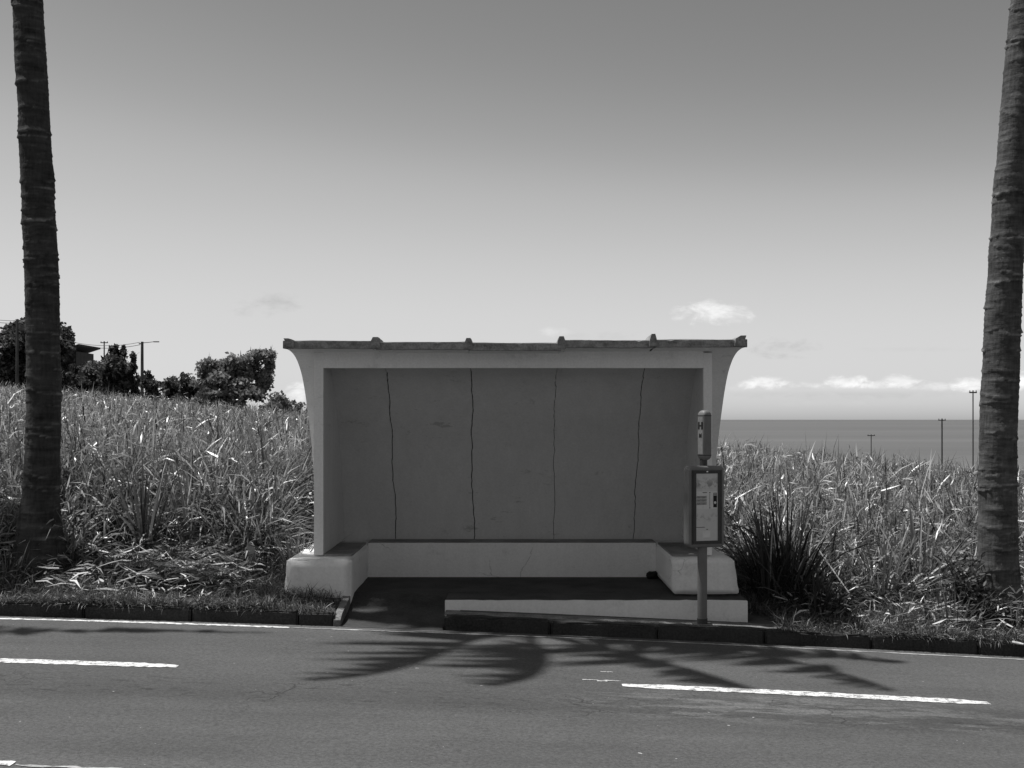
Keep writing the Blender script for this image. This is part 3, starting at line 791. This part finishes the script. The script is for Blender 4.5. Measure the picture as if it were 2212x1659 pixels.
lowl = [shaped(TL, [(1075, 1368), (1008, 1385), (954, 1411), (895, 1436), (803, 1460), (680, 1470)]),
        shaped(TL, [(1135, 1384), (1176, 1402), (1179, 1436), (1154, 1465), (1072, 1482)], drop=1.7),
        shaped(TL, [(1242, 1387), (1364, 1414), (1511, 1451), (1635, 1490)], drop=1.0),
        shaped(TL, [(1330, 1384), (1510, 1398), (1700, 1424), (1850, 1462), (1932, 1491)], drop=1.3, leaf=.95),
        shaped(TL, [(1400, 1385), (1600, 1400), (1800, 1417), (1960, 1431)], drop=1.0),
        (R(80), 3.5, .2, 1.3), (R(115), 3.6, .2, 1.3), (R(150), 3.4, .1, 1.4)]
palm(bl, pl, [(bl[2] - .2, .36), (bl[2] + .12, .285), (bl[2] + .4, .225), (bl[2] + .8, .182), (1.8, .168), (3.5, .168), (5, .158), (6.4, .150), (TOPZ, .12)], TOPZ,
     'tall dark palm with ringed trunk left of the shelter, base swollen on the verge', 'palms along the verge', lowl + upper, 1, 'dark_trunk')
dr = 13.1
prr = sorted([(EYE - (v - 905) * dr / F, P(u, v, dr).x, dr) for u, v in ((2158, 1300), (2156, 1150), (2154, 1000), (2160, 850), (2166, 700), (2176, 500), (2192, 300), (2206, 120), (2216, 0))] + [(13.2, 6.2, dr + .2)])
br = (prr[0][1], dr, float(zg(prr[0][1], dr)) - .03)
palm(br, prr, [(br[2] - .2, .26), (br[2] + .3, .21), (1.0, .188), (2.2, .186), (3.5, .172), (5, .16), (6.4, .15), (13.2, .12)], 13.2,
     'palm with pale leaf scars leaning right at the right edge, shrub at its foot', 'palms along the verge', [(R(a_ + 20), 3.7, .35, 1.2) for a_ in range(0, 360, 45)] + upper, 2)
xo = -11.3; zo = float(zg(xo, 13.2)) - .03
palm((xo, 13.2, zo), [(zo - .1, xo, 13.2), (6, xo + .1, 13.15), (14.0, xo + .15, 13.2)], [(zo - .2, .3), (zo + .5, .19), (14, .12)], 14.0,
     'palm standing outside the left edge, seen by the frond shadow it throws on the road', 'palms along the verge',
     [shaped((xo + .15, 13.2, 14.0), [(-420, 1366), (-200, 1366), (0, 1364), (300, 1362), (585, 1367)], drop=.9, wind=(0, 0, 0), leaf=.38)] + [(R(a_), 3.5, .2, 1.3) for a_ in range(60, 220, 40)] + upper[:1], 3)

# ------------------------------------------------------------------ grasses
def not_shelter(x, y, pad=0.0): return ~((np.abs(x) < 2.3 + pad) & (y > np.where(x < -1.69, 12.69 - pad, 11.9)) & (y < 14.8 + pad)) & ~((x > -1.69) & (x < 2.55) & (y < 12.75))
def field():
    parts = []
    nt = 48000
    u = RNG.random(nt); k = .75
    y0, y1 = 13.15, 135.0
    y = (y0 ** -k + u * (y1 ** -k - y0 ** -k)) ** (-1 / k)
    t = RNG.uniform(-.56, .56, nt); x = t * y
    yc = 70 - 100 * np.clip(t, -.6, .6)
    keep = (y < yc + 14) & not_shelter(x, y, .3) & ~((np.abs(x) < 2.5) & (y < 15.75))
    keep &= ~((np.abs(t) < .13) & (y > 15.5) & (RNG.random(nt) < .7))
    keep &= ~((x > -4.4) & (x < -2.5) & (y < 13.8 + .2 * np.sin(x * 5)))
    # loose edge to the verge
    keep &= RNG.random(nt) < sm(13.15, 14.3, y + .35 * np.sin(x * 2.1) + .1)
    x, y = x[keep], y[keep]; n = len(x)
    patch = .5 + .5 * np.sin(x * .55 + 1.3 * np.sin(y * .23)) * np.sin(y * .31 + x * .11)
    hgt = RNG.uniform(.5, .92, n) * (1 + .18 * patch); tall = RNG.random(n) < .06; hgt = np.where(tall, hgt * 1.2, hgt)
    hgt *= np.interp(y, [13.2, 15, 19], [.62, .85, 1])
    for lo, hi, nb, S in ((0, 22, 13, 4), (22, 45, 8, 3), (45, 200, 6, 2)):
        s_ = (y >= lo) & (y < hi); k = s_.sum()
        if not k: continue
        X = np.repeat(x[s_], nb); Y = np.repeat(y[s_], nb); Hh = np.repeat(hgt[s_], nb); pt = np.repeat(patch[s_], nb); N = len(X)
        a = RNG.uniform(0, 2 * math.pi, N); rad = RNG.random(N) * .12
        X = X + rad * np.cos(a); Y = Y + rad * np.sin(a)
        root = np.stack([X, Y, zg(X, Y) + RNG.uniform(0, .35, N) * Hh * (RNG.random(N) < .5)], 1)
        up = RNG.random(N) < .2
        lean = np.where(up, RNG.uniform(0, .4, N), RNG.uniform(.15, 1.0, N)); droop = np.where(up, RNG.uniform(0, .6, N), RNG.uniform(.4, 2.6, N))
        L = Hh * RNG.uniform(.55, 1.1, N); wd = RNG.uniform(.012, .034, N) + .0006 * np.maximum(Y - 14, 0)
        tone = np.clip(RNG.normal(.45, .36, N) + .15 * (pt - .5), 0, 1); dry = RNG.random(N) < .2; tone = np.where(dry, 1 + RNG.uniform(.1, 1, N), tone)
        parts.append(strips(root, a + RNG.normal(0, .5, N), lean, L, wd, droop, tone, S))
    # broken, twisted and bent-over leaf pieces all through the upper stand
    k2 = RNG.integers(0, n, 140000); k2 = k2[RNG.random(len(k2)) < np.interp(y[k2], [14, 40, 90], [1, .8, .5])]
    X = x[k2] + RNG.normal(0, .16, len(k2)); Y = y[k2] + RNG.normal(0, .16, len(k2)); N = len(X); ok = not_shelter(X, Y, .3); X, Y, k2 = X[ok], Y[ok], k2[ok]; N = len(X)
    root = np.stack([X, Y, zg(X, Y) + hgt[k2] * RNG.uniform(.25, .95, N)], 1)
    t_ = np.clip(RNG.normal(.6, .3, N), 0, 1); t_ = np.where(RNG.random(N) < .2, 1 + RNG.uniform(0, .8, N), t_)
    parts.append(strips(root, RNG.uniform(0, 6.28, N), RNG.uniform(.3, 2.2, N), RNG.uniform(.07, .30, N), RNG.uniform(.014, .036, N) + .0006 * np.maximum(Y - 14, 0), RNG.uniform(-.6, 1.4, N), t_, 2))
    V, Q, T = join(parts)
    return tag(link('sugarcane', np_mesh('sugarcane', V, Q, T), M['cane']), 'young sugarcane field covering the slope behind the shelter', 'sugarcane', kind='stuff')
field()
def verge():
    n = 120000
    x = RNG.uniform(-9, 9, n); y = 12.0 + RNG.random(n) ** .9 * 2.6
    lump = .5 + .5 * np.sin(x * 3.1 + 2 * np.sin(y * 2.3)) * np.sin(y * 4.1 + x)
    keep = not_shelter(x, y) & (RNG.random(n) < .45 + .55 * lump)
    x, y, lump = x[keep], y[keep], lump[keep]; n = len(x)
    back = sm(12.2, 13.8, y)
    L = RNG.uniform(.03, .10, n) * (1 + 1.4 * lump) + back * RNG.uniform(0, .22, n); L *= np.where(x > 2.4, 1.25, 1)
    dry = RNG.random(n) < np.where(x > 3.2, .25, .10)
    tone = np.where(dry, 1 + RNG.uniform(0, .8, n), np.clip(RNG.normal(.5, .3, n), 0, 1))
    root = np.stack([x, y, zg(x, np.maximum(y, 12.03)) + np.where(y < 12.12, .0, 0)], 1)
    a = RNG.uniform(0, 6.28, n); a = np.where((y < 12.1), RNG.normal(-1.57, .7, n), a)
    return strips(root, a, RNG.uniform(.1, 1.1, n), L, RNG.uniform(.006, .013, n), RNG.uniform(.2, 1.6, n), tone, 2)
def creep():
    n = 16000; x = RNG.uniform(-9, 9, n); y = RNG.uniform(12.03, 12.22, n)
    ok = ((x < -1.75) | (x > 2.5)) & (RNG.random(n) < .25 + .75 * (np.sin(x * 2.7) * np.sin(x * 1.1 + 1) > -.1)); x, y = x[ok], y[ok]; n = len(x)
    root = np.stack([x, y, zr(x) + KH - .01], 1)
    t = np.where(RNG.random(n) < .2, 1 + RNG.random(n), np.clip(RNG.normal(.5, .3, n), 0, 1))
    return strips(root, RNG.normal(-1.57, .8, n), RNG.uniform(.3, 1.3, n), RNG.uniform(.05, .2, n), RNG.uniform(.006, .012, n), RNG.uniform(.3, 1.9, n), t, 3)
tag(link('verge_grass', np_mesh('verge_grass', *join([verge(), creep()])), M['weed']), 'short scrubby grass on the verge between the kerb and the cane', 'grass', kind='stuff')
def litter():
    n = 13000
    cx = RNG.choice([-3.4, -2.9, -4.0, -3.2, 4.0, 4.6, 3.3, 5.3, 5.9, -5.6], n); x = cx + RNG.normal(0, .55, n); y = np.where(x < 0, RNG.normal(13.3, .4, n), RNG.normal(13.2, .5, n))
    keep = not_shelter(x, y, .3) & (y > 12.2) & ((x < 0) | (RNG.random(n) < .45)); x, y = x[keep], y[keep]; n = len(x)
    root = np.stack([x, y, zg(x, y) + RNG.random(n) ** 2 * .22], 1)
    tone = np.where(RNG.random(n) < .6, 1 + RNG.random(n), RNG.random(n))
    return strips(root, RNG.uniform(0, 6.28, n), RNG.uniform(1.15, 1.65, n), RNG.uniform(.05, .30, n), RNG.uniform(.008, .034, n), RNG.uniform(-.5, 1.1, n), tone, 2)
tag(link('leaf_litter', np_mesh('leaf_litter', *litter()), M['litter']), 'pale dry cane leaves strewn along the foot of the field', 'leaf litter', kind='stuff')

def clump(name, u, d, n, L, wd, label, cat, lean=.5, droop=.8, tone=(.35, .25), spread=.12, group='tall clumps at the edge of the cane', dry=.04, mat='cane', S=5):
    x = (u - 1106) * d / F; z = float(zg(x, d))
    a = RNG.uniform(0, 6.28, n); r_ = RNG.random(n) * spread
    root = np.stack([r_ * np.cos(a), r_ * np.sin(a), np.full(n, -.02)], 1)
    ln = np.abs(RNG.normal(0, lean, n)); Lb = L * RNG.uniform(.45, 1.05, n)
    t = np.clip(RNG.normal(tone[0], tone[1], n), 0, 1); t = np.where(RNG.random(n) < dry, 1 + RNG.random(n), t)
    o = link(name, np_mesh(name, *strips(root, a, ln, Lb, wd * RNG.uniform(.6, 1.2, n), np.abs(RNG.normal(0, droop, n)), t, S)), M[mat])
    o.location = (x, d, z); return tag(o, label, cat, group)
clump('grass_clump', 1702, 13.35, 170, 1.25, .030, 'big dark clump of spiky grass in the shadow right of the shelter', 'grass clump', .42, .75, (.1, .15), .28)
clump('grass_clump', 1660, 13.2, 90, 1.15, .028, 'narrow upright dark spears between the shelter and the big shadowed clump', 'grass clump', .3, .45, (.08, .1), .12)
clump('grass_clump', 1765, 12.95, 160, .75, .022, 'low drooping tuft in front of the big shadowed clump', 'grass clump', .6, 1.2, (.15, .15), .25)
clump('cane_clump', 310, 13.75, 46, 1.35, .036, 'tall fan of long cane blades right of the left palm', 'cane', .34, .35, (.3, .2), .10)
clump('cane_clump', 408, 13.9, 34, 1.25, .034, 'upright cane blades midway between the left palm and the shelter', 'cane', .3, .5, (.4, .2), .12)
clump('cane_clump', 540, 14.0, 60, .95, .026, 'loose cane tuft just left of the pale stake', 'cane', .5, .9, (.5, .25), .2)
clump('cane_clump', 640, 13.6, 110, .62, .018, 'fine bright grass tuft against the outside of the left bench block', 'grass clump', .6, 1.0, (.65, .25), .22)
clump('cane_clump', 1905, 13.4, 130, .95, .024, 'broad leaning tuft right of the shadow beside the dry stick', 'cane', .55, .7, (.45, .25), .22)
clump('cane_clump', 1985, 13.7, 70, 1.15, .030, 'spiky cane tuft midway between shadowed clump and right palm', 'cane', .45, .6, (.35, .25), .18)
clump('grass_clump', 2060, 12.75, 190, .55, .014, 'fine wiry grass tuft in front of the right palm', 'grass clump', .7, .9, (.35, .25), .3)
clump('grass_clump', 1950, 12.6, 150, .42, .013, 'short bristly tuft near the kerb below the dry stick', 'grass clump', .7, .9, (.3, .25), .22)
clump('grass_clump', 2190, 12.8, 170, .5, .016, 'bushy grass tuft at the right palm base on its right', 'grass clump', .7, 1.0, (.3, .25), .3)
clump('grass_clump', 20, 13.1, 150, .55, .016, 'grass tuft left of the swollen left palm base', 'grass clump', .6, 1.0, (.45, .25), .3)

# shrub at the foot of the right palm
def shrub(u, d, wd, h, n, label, size=.07):
    x = (u - 1106) * d / F; z = float(zg(x, d)); o = empty('shrub', (x, d, z), label, 'shrub')
    st = MB(); tips = []
    for i in range(12):
        a = random.uniform(0, 6.28); e = random.uniform(.2, 1); tip = Vector((x + wd * e * math.cos(a), d + wd * e * math.sin(a) * .7, z + h * random.uniform(.5, 1.0)))
        st.tube([(x, d, z), ((x + tip.x) / 2 + random.uniform(-.04, .04), (d + tip.y) / 2, z + (tip.z - z) * .6), tip], [.012, .008, .004], 5); tips.append(tip)
    st.build('stem', M['bark'], o)
    c = []
    for t in tips:
        m_ = n // 12; f = RNG.random(m_)[:, None] ** .7
        c.append(np.array([x, d, z])[None] * (1 - f) + np.array(t)[None] * f + RNG.normal(0, .055, (m_, 3)))
    c = np.concatenate(c); c[:, 2] = np.maximum(c[:, 2], z + .02)
    N = len(c)
    link('foliage', np_mesh('foliage', *strips(c, RNG.uniform(0, 6.28, N), RNG.uniform(.7, 1.5, N), size * RNG.uniform(1, 2.2, N), size * .42, RNG.uniform(.1, .8, N), np.clip(RNG.normal(.35, .3, N), 0, 1), 2, belly=.5)), M['weed'], o)
    return o
shrub(2085, 13.0, .42, .72, 620, 'dark leafy shrub leaning on the left of the right palm trunk')
shrub(1400 + 745, 12.75, .35, .35, 360, 'low leafy shrub growing in front of the right palm base', .06)

# ------------------------------------------------------------------ small things
def stick(name, a, b, r_, mat, label, cat, group=None, r2=None, bend=.0):
    A, B = Vector(a), Vector(b); mid = (A + B) / 2 + Vector((0, 0, bend)); c = (A + B) / 2
    mb = MB().tube([A - c, mid - c, B - c], [r_, r_ * .9, r2 or r_ * .6], 8); o = mb.build(name, mat); o.location = c
    return tag(o, label, cat, group)
q = P(551, 1262, 13.35); gz = float(zg(q.x, q.y))
import bmesh
bm = bmesh.new(); bmesh.ops.create_cube(bm, size=1)
for w_ in bm.verts: w_.co = Vector((w_.co.x * .075 - (.05 if w_.co.z > 0 else 0), w_.co.y * .03, (w_.co.z + .5) * .36 + (.03 if w_.co.z > 0 and w_.co.x < 0 else 0)))
bmesh.ops.subdivide_edges(bm, edges=[e for e in bm.edges if e.calc_length() > .2], cuts=6)
for w_ in bm.verts: w_.co += Vector((random.uniform(-.008, .008), random.uniform(-.005, .005), random.uniform(-.008, .008)))
mb = MB(); mb.take(bm); o = mb.build('wooden_stake', M['stake']); o.location = (q.x, q.y, gz - .05); tag(o, 'short bleached wooden stake standing left of the shelter', 'stake')
def gp(u, v, d): p_ = P(u, v, d); return (p_.x, p_.y, max(p_.z, float(zg(p_.x, p_.y)) + .015))
stick('dry_stick', gp(1766, 1185, 13.0), gp(1835, 1282, 12.75), .009, M['straw'], 'pale dry cane stick slanting down at the edge of the shelter shadow', 'stick', 'dry sticks in the verge')
stick('dry_stick', gp(1905, 1352, 12.45), gp(2000, 1338, 12.55), .012, M['straw'], 'thick dry stem lying flat in the grass near the right kerb', 'stick', 'dry sticks in the verge', bend=.02)
stick('dry_stick', gp(1880, 1350, 12.35), gp(1945, 1372, 12.25), .009, M['straw'], 'thin pale stem pointing at the kerb below the flat dry stem', 'stick', 'dry sticks in the verge')
stick('dry_stick', gp(470, 1215, 13.3), gp(510, 1262, 13.0), .014, M['straw'], 'stout straw-coloured cane piece lying left of the bleached stake', 'stick', 'dry sticks in the verge')
stick('dry_stick', gp(190, 1175, 13.4), gp(222, 1205, 13.3), .012, M['straw'], 'bright curved cane piece just right of the left palm base', 'stick', 'dry sticks in the verge', bend=.05)
stick('dry_stick', gp(2188, 1400, 11.95), gp(2212, 1418, 11.85), .014, M['straw'], 'pale stick hanging over the kerb at the right edge', 'stick', 'dry sticks in the verge')
def lump(name, p_, s_, mat, label, cat, seed, n=2):
    bm = bmesh.new(); bmesh.ops.create_icosphere(bm, subdivisions=n, radius=1); rg = random.Random(seed)
    for w_ in bm.verts: k = rg.uniform(.72, 1.15); w_.co = Vector((w_.co.x * s_[0] * k, w_.co.y * s_[1] * k, max(w_.co.z * k, -.6) * s_[2] + s_[2] * .6))
    mb = MB(); mb.take(bm); o = mb.build(name, mat); o.location = p_; return tag(o, label, cat)
lump('stone', (1.545, 14.12, .24), (.075, .06, .055), M['stone'], 'black stone on the floor in the right corner below the bench', 'stone', 4)
lump('crumpled_paper', (1.82, 13.02, .603), (.045, .03, .022), M['paper'], 'crumpled white paper on the right bench block by the wall', 'litter', 9)

# ------------------------------------------------------------------ far things on the ridge
def tree_crown(blobs, leaf, per, seed_tone=.5):
    cs, ts = [], []
    for (cx, cy, cz, rx, ry, rz) in blobs:
        m_ = int(per * 1.5 * (rx * ry * rz) ** .6); d_ = RNG.normal(size=(m_, 3)); d_ /= np.linalg.norm(d_, axis=1)[:, None]
        d_ *= 1.25 * RNG.random(m_)[:, None] ** .45; d_ *= (1 + .25 * np.sin(d_[:, 0:1] * 9 + d_[:, 2:3] * 7))
        cs.append(np.array([cx, cy, cz]) + d_ * np.array([rx, ry, rz])); ts.append(np.clip(RNG.normal(seed_tone, .28, m_), 0, 1.35))
    c = np.concatenate(cs); return leaves(c, leaf * .75, np.concatenate(ts))
def tree(name, pts, d, leaf, per, label, cat, depth=.9, tone=.4, group=None, trunk=True, jit=5, wisps=0):
    """pts: (u, v, ru, rv) leaf masses as measured in the photo, set at distance d with true depth"""
    s_ = d / F; blobs = []
    for (u, v, ru, rv) in pts:
        for k in range(jit + 3):
            p_ = P(u + random.uniform(-.75, .75) * ru, v + random.uniform(-.7, .75) * rv + 3, d + random.uniform(-1, 1) * ru * s_ * depth)
            blobs.append((p_.x, p_.y, p_.z, ru * s_ * random.uniform(.3, .55), ru * s_ * random.uniform(.3, .55), rv * s_ * random.uniform(.3, .6)))
    lo_, hi_ = min(p_[0] - p_[2] * .8 for p_ in pts), max(p_[0] + p_[2] * .8 for p_ in pts); bt = max(p_[1] + p_[3] for p_ in pts)
    for k in range(int((hi_ - lo_) / 9) + 2):          # skirts of undergrowth down to the cane
        p_ = P(random.uniform(lo_, hi_), bt + random.uniform(-6, 16), d + random.uniform(-1, 1)); r_ = random.uniform(8, 15) * s_
        blobs.append((p_.x, p_.y, p_.z, r_, r_, r_))
    u0 = sum(p_[0] for p_ in pts) / len(pts); x = (u0 - 1106) * s_; z = float(zg(x, d))
    o = empty(name, (x, d, z), label, cat, group)
    if trunk:
        mb = MB(); top = min(p_[1] for p_ in pts); hz = EYE - (top - 905) * s_
        mb.tube([(x, d, z - .3), (x + .1, d, z + (hz - z) * .3), (x, d, z + (hz - z) * .6)], [.22, .17, .09], 8)
        for bl in blobs[::2]: mb.tube([(x, d, z + (hz - z) * .3), ((x + bl[0]) / 2, (d + bl[1]) / 2, (z + (hz - z) * .35 + bl[2]) / 2 + .2), bl[:3]], [.08, .05, .02], 5)
        mb.build('trunk', M['bark'], o)
    geo = tree_crown(blobs, leaf, per, tone)
    if wisps:                                           # wiry shoots standing out of the crown
        bi = RNG.integers(0, len(blobs), wisps); c_ = np.array(blobs)[bi]; rt = c_[:, :3] + RNG.normal(0, .35, (wisps, 3)) * c_[:, 3:]
        geo = join([geo, strips(rt, RNG.normal(-.2, .9, wisps), RNG.uniform(.0, 1.0, wisps), RNG.uniform(.25, .7, wisps), .09, RNG.uniform(-.3, .8, wisps), np.clip(RNG.normal(tone, .3, wisps), 0, 1.6), 3)])
    link('crown', np_mesh('crown', *geo), M['tree'], o)
    return o
TG = 'trees along the ridge'
tree('broadleaf_tree', [(60, 735, 60, 40), (15, 760, 45, 45), (115, 740, 38, 45), (95, 785, 55, 35), (20, 800, 50, 30), (-40, 770, 60, 40), (110, 700, 22, 18), (60, 700, 40, 16)], 118, .34, 520,
     'large dark round tree behind the left palm trunk', 'tree', tone=.3, group=TG, jit=6)
tree('broadleaf_tree', [(150, 810, 22, 22), (165, 825, 25, 15)], 112, .28, 420, 'small black rounded bush in front of the dark house', 'bush', tone=.05, group=TG)
tree('broadleaf_tree', [(202, 795, 26, 16), (215, 815, 28, 18), (195, 822, 22, 14)], 116, .28, 420, 'grey-green rounded tree right of the dark house', 'tree', tone=.6, group=TG)
tree('broadleaf_tree', [(250, 785, 32, 28), (270, 800, 30, 30), (235, 810, 28, 24), (246, 760, 10, 18), (262, 762, 10, 16), (290, 780, 8, 22), (280, 825, 28, 16)], 112, .3, 460, 'dark bushy tree with spiky top left of the lamp pole', 'tree', tone=.3, group=TG, wisps=120)
tree('hedge_shrub', [(330, 825, 22, 22), (318, 806, 8, 14), (350, 838, 24, 18)], 104, .26, 420, 'dark hedge shrub directly right of the lamp pole', 'shrub', tone=.2, group=TG, trunk=False)
tree('hedge_shrub', [(372, 832, 22, 22), (388, 842, 22, 18)], 102, .26, 420, 'dark hedge shrub in the middle of the low hedge', 'shrub', tone=.2, group=TG, trunk=False)
tree('hedge_shrub', [(408, 830, 22, 26), (425, 845, 20, 18), (400, 812, 8, 12)], 98, .26, 420, 'dark hedge shrub where the hedge meets the windswept tree', 'shrub', tone=.25, group=TG, trunk=False)
tree('windswept_tree', [(440, 800, 22, 26), (470, 795, 28, 24), (505, 785, 30, 22), (540, 772, 28, 18), (572, 762, 20, 13), (500, 820, 45, 24), (555, 805, 32, 30), (450, 830, 30, 24), (540, 845, 45, 20), (580, 790, 12, 22), (470, 855, 40, 14)], 84, .24, 480,
     'windswept tree with slanting crown beside the left end of the shelter', 'tree', tone=1.1, group=TG, jit=6, wisps=260)
tree('slope_shrub', [(610, 868, 22, 18), (635, 882, 22, 16), (590, 880, 30, 16), (652, 897, 14, 10)], 72, .2, 420, 'low shrub on the slope between windswept tree and shelter', 'shrub', tone=.9, group=TG, trunk=False)

def pole(u, vtop, d, rad, label, arm=None, group='utility poles'):
    p_ = P(u, vtop, d); z = float(zg(p_.x, d)); o = empty('utility_pole', (p_.x, d, z), label, 'utility pole', group)
    MB().tube([(p_.x, d, z - .5), (p_.x, d, p_.z)], [rad, rad * .75], 10).build('pole_shaft', M['wood'], o)
    if arm == 'T':
        l = 8 * d / F
        MB().box(p_.x - l, p_.x + l, d - .06, d + .06, p_.z - .22, p_.z - .12).build('crossarm', M['wood'], o)
        for s_ in (-.85, .85): MB().tube([(p_.x + s_ * l, d, p_.z - .12), (p_.x + s_ * l, d, p_.z - .0)], [.04, .03], 8).build('insulator', M['wire'], o)
    if arm == 'lamp':
        MB().tube([(p_.x, d, p_.z - .1), (p_.x + .6, d, p_.z - .05), (p_.x + 1.0, d, p_.z)], [.035, .03, .03], 6).build('lamp_arm', M['metal'], o)
        MB().box(p_.x + .98, p_.x + 1.45, d - .1, d + .1, p_.z - .05, p_.z + .04, .02).build('lamp_head', M['metal'], o)
        MB().box(p_.x - .28, p_.x + .05, d - .05, d + .05, p_.z - .22, p_.z - .13).build('bracket', M['wood'], o)
    return Vector((p_.x, d, p_.z))
t1 = pole(37, 692, 110, .15, 'wooden utility pole in front of the large dark tree at far left')
t2 = pole(307, 738, 110, .16, 'wooden utility pole with lamp arm rising above the hedge', 'lamp')
pole(225, 737, 150, .10, 'thin distant pole behind the spiky dark tree', 'T')
pole(2102, 843, 100, .062, 'tallest thin pole just left of the right palm trunk', 'T')
pole(2035, 904, 135, .10, 'short pole whose top just reaches the sea horizon', 'T')
pole(1882, 938, 165, .075, 'lowest pole standing against the sea, farthest left over the cane', 'T')
def wires(a, b, sag, label):
    o = empty('power_line', (a + b) / 2, label, 'power line', 'power lines')
    for k, off in enumerate((0, .22)):
        pts = [a.lerp(b, i / 14) - Vector((0, 0, sag * 4 * (i / 14) * (1 - i / 14) + off)) for i in range(15)]
        MB().tube(pts, .022, 5).build('cable', M['wire'], o)
wires(t1 + Vector((0, 0, -.05)), t2 + Vector((-.2, 0, -.05)), 1.0, 'pair of sagging cables between the left poles')
t0 = t1 + Vector((-14, 4, 2.65)); pole(1106 + t0.x * F / t0.y, 905 - (t0.z - EYE) * F / t0.y, t0.y, .15, 'utility pole beyond the left edge holding up the leaving cables')
wires(t1 + Vector((-14, 4, 2.6)), t1 + Vector((0, 0, -.05)), .5, 'pair of cables leaving the frame at the left edge')

h = empty('house', (0, 0, 0), 'small dark house with flat overhanging roof beside the large tree', 'house')
hp = P(152, 805, 120); h.location = (hp.x, 120, float(zg(hp.x, 120)))
xl_, xr2 = P(120, 800, 120).x, P(172, 800, 120).x; ztp = P(172, 760, 120).z; ztl = P(120, 775, 120).z; zb2 = float(zg(hp.x, 120)) - 1
n_ = MB(); pts_f = [(xl_, 119, zb2), (xr2, 119, zb2), (xr2, 119, ztp), (xl_, 119, ztl)]; pts_b = [(x, 124, z) for x, _, z in pts_f]
n_.quad(*pts_f).quad(*pts_b)
for i in range(4): j = (i + 1) % 4; n_.quad(pts_f[i], pts_f[j], pts_b[j], pts_b[i])
n_.build('wall', M['house'], h)
rfm = MB(); e0, e1 = P(114, 774, 120), P(183, 751, 120)
prof_r = [(e0.x, e0.z), (e1.x, e1.z), (e1.x, e1.z + .14), (e0.x, e0.z + .14)]
A_ = [(x, 118.3, z + .12) for x, z in prof_r]; B_ = [(x, 124.6, z + .12) for x, z in prof_r]
rfm.quad(*A_).quad(*B_)
for i in range(4): j = (i + 1) % 4; rfm.quad(A_[i], A_[j], B_[j], B_[i])
rfm.build('roof', M['roof'], h)

# ------------------------------------------------------------------ render look
s = bpy.context.scene
s.view_settings.view_transform = 'Standard'; s.view_settings.look = 'None'; s.view_settings.exposure = 0.0; s.view_settings.gamma = 1.0
s.cycles.max_bounces = 6; s.cycles.use_denoising = True; s.cycles.denoising_input_passes = 'RGB_ALBEDO_NORMAL'; s.cycles.denoising_prefilter = 'ACCURATE'
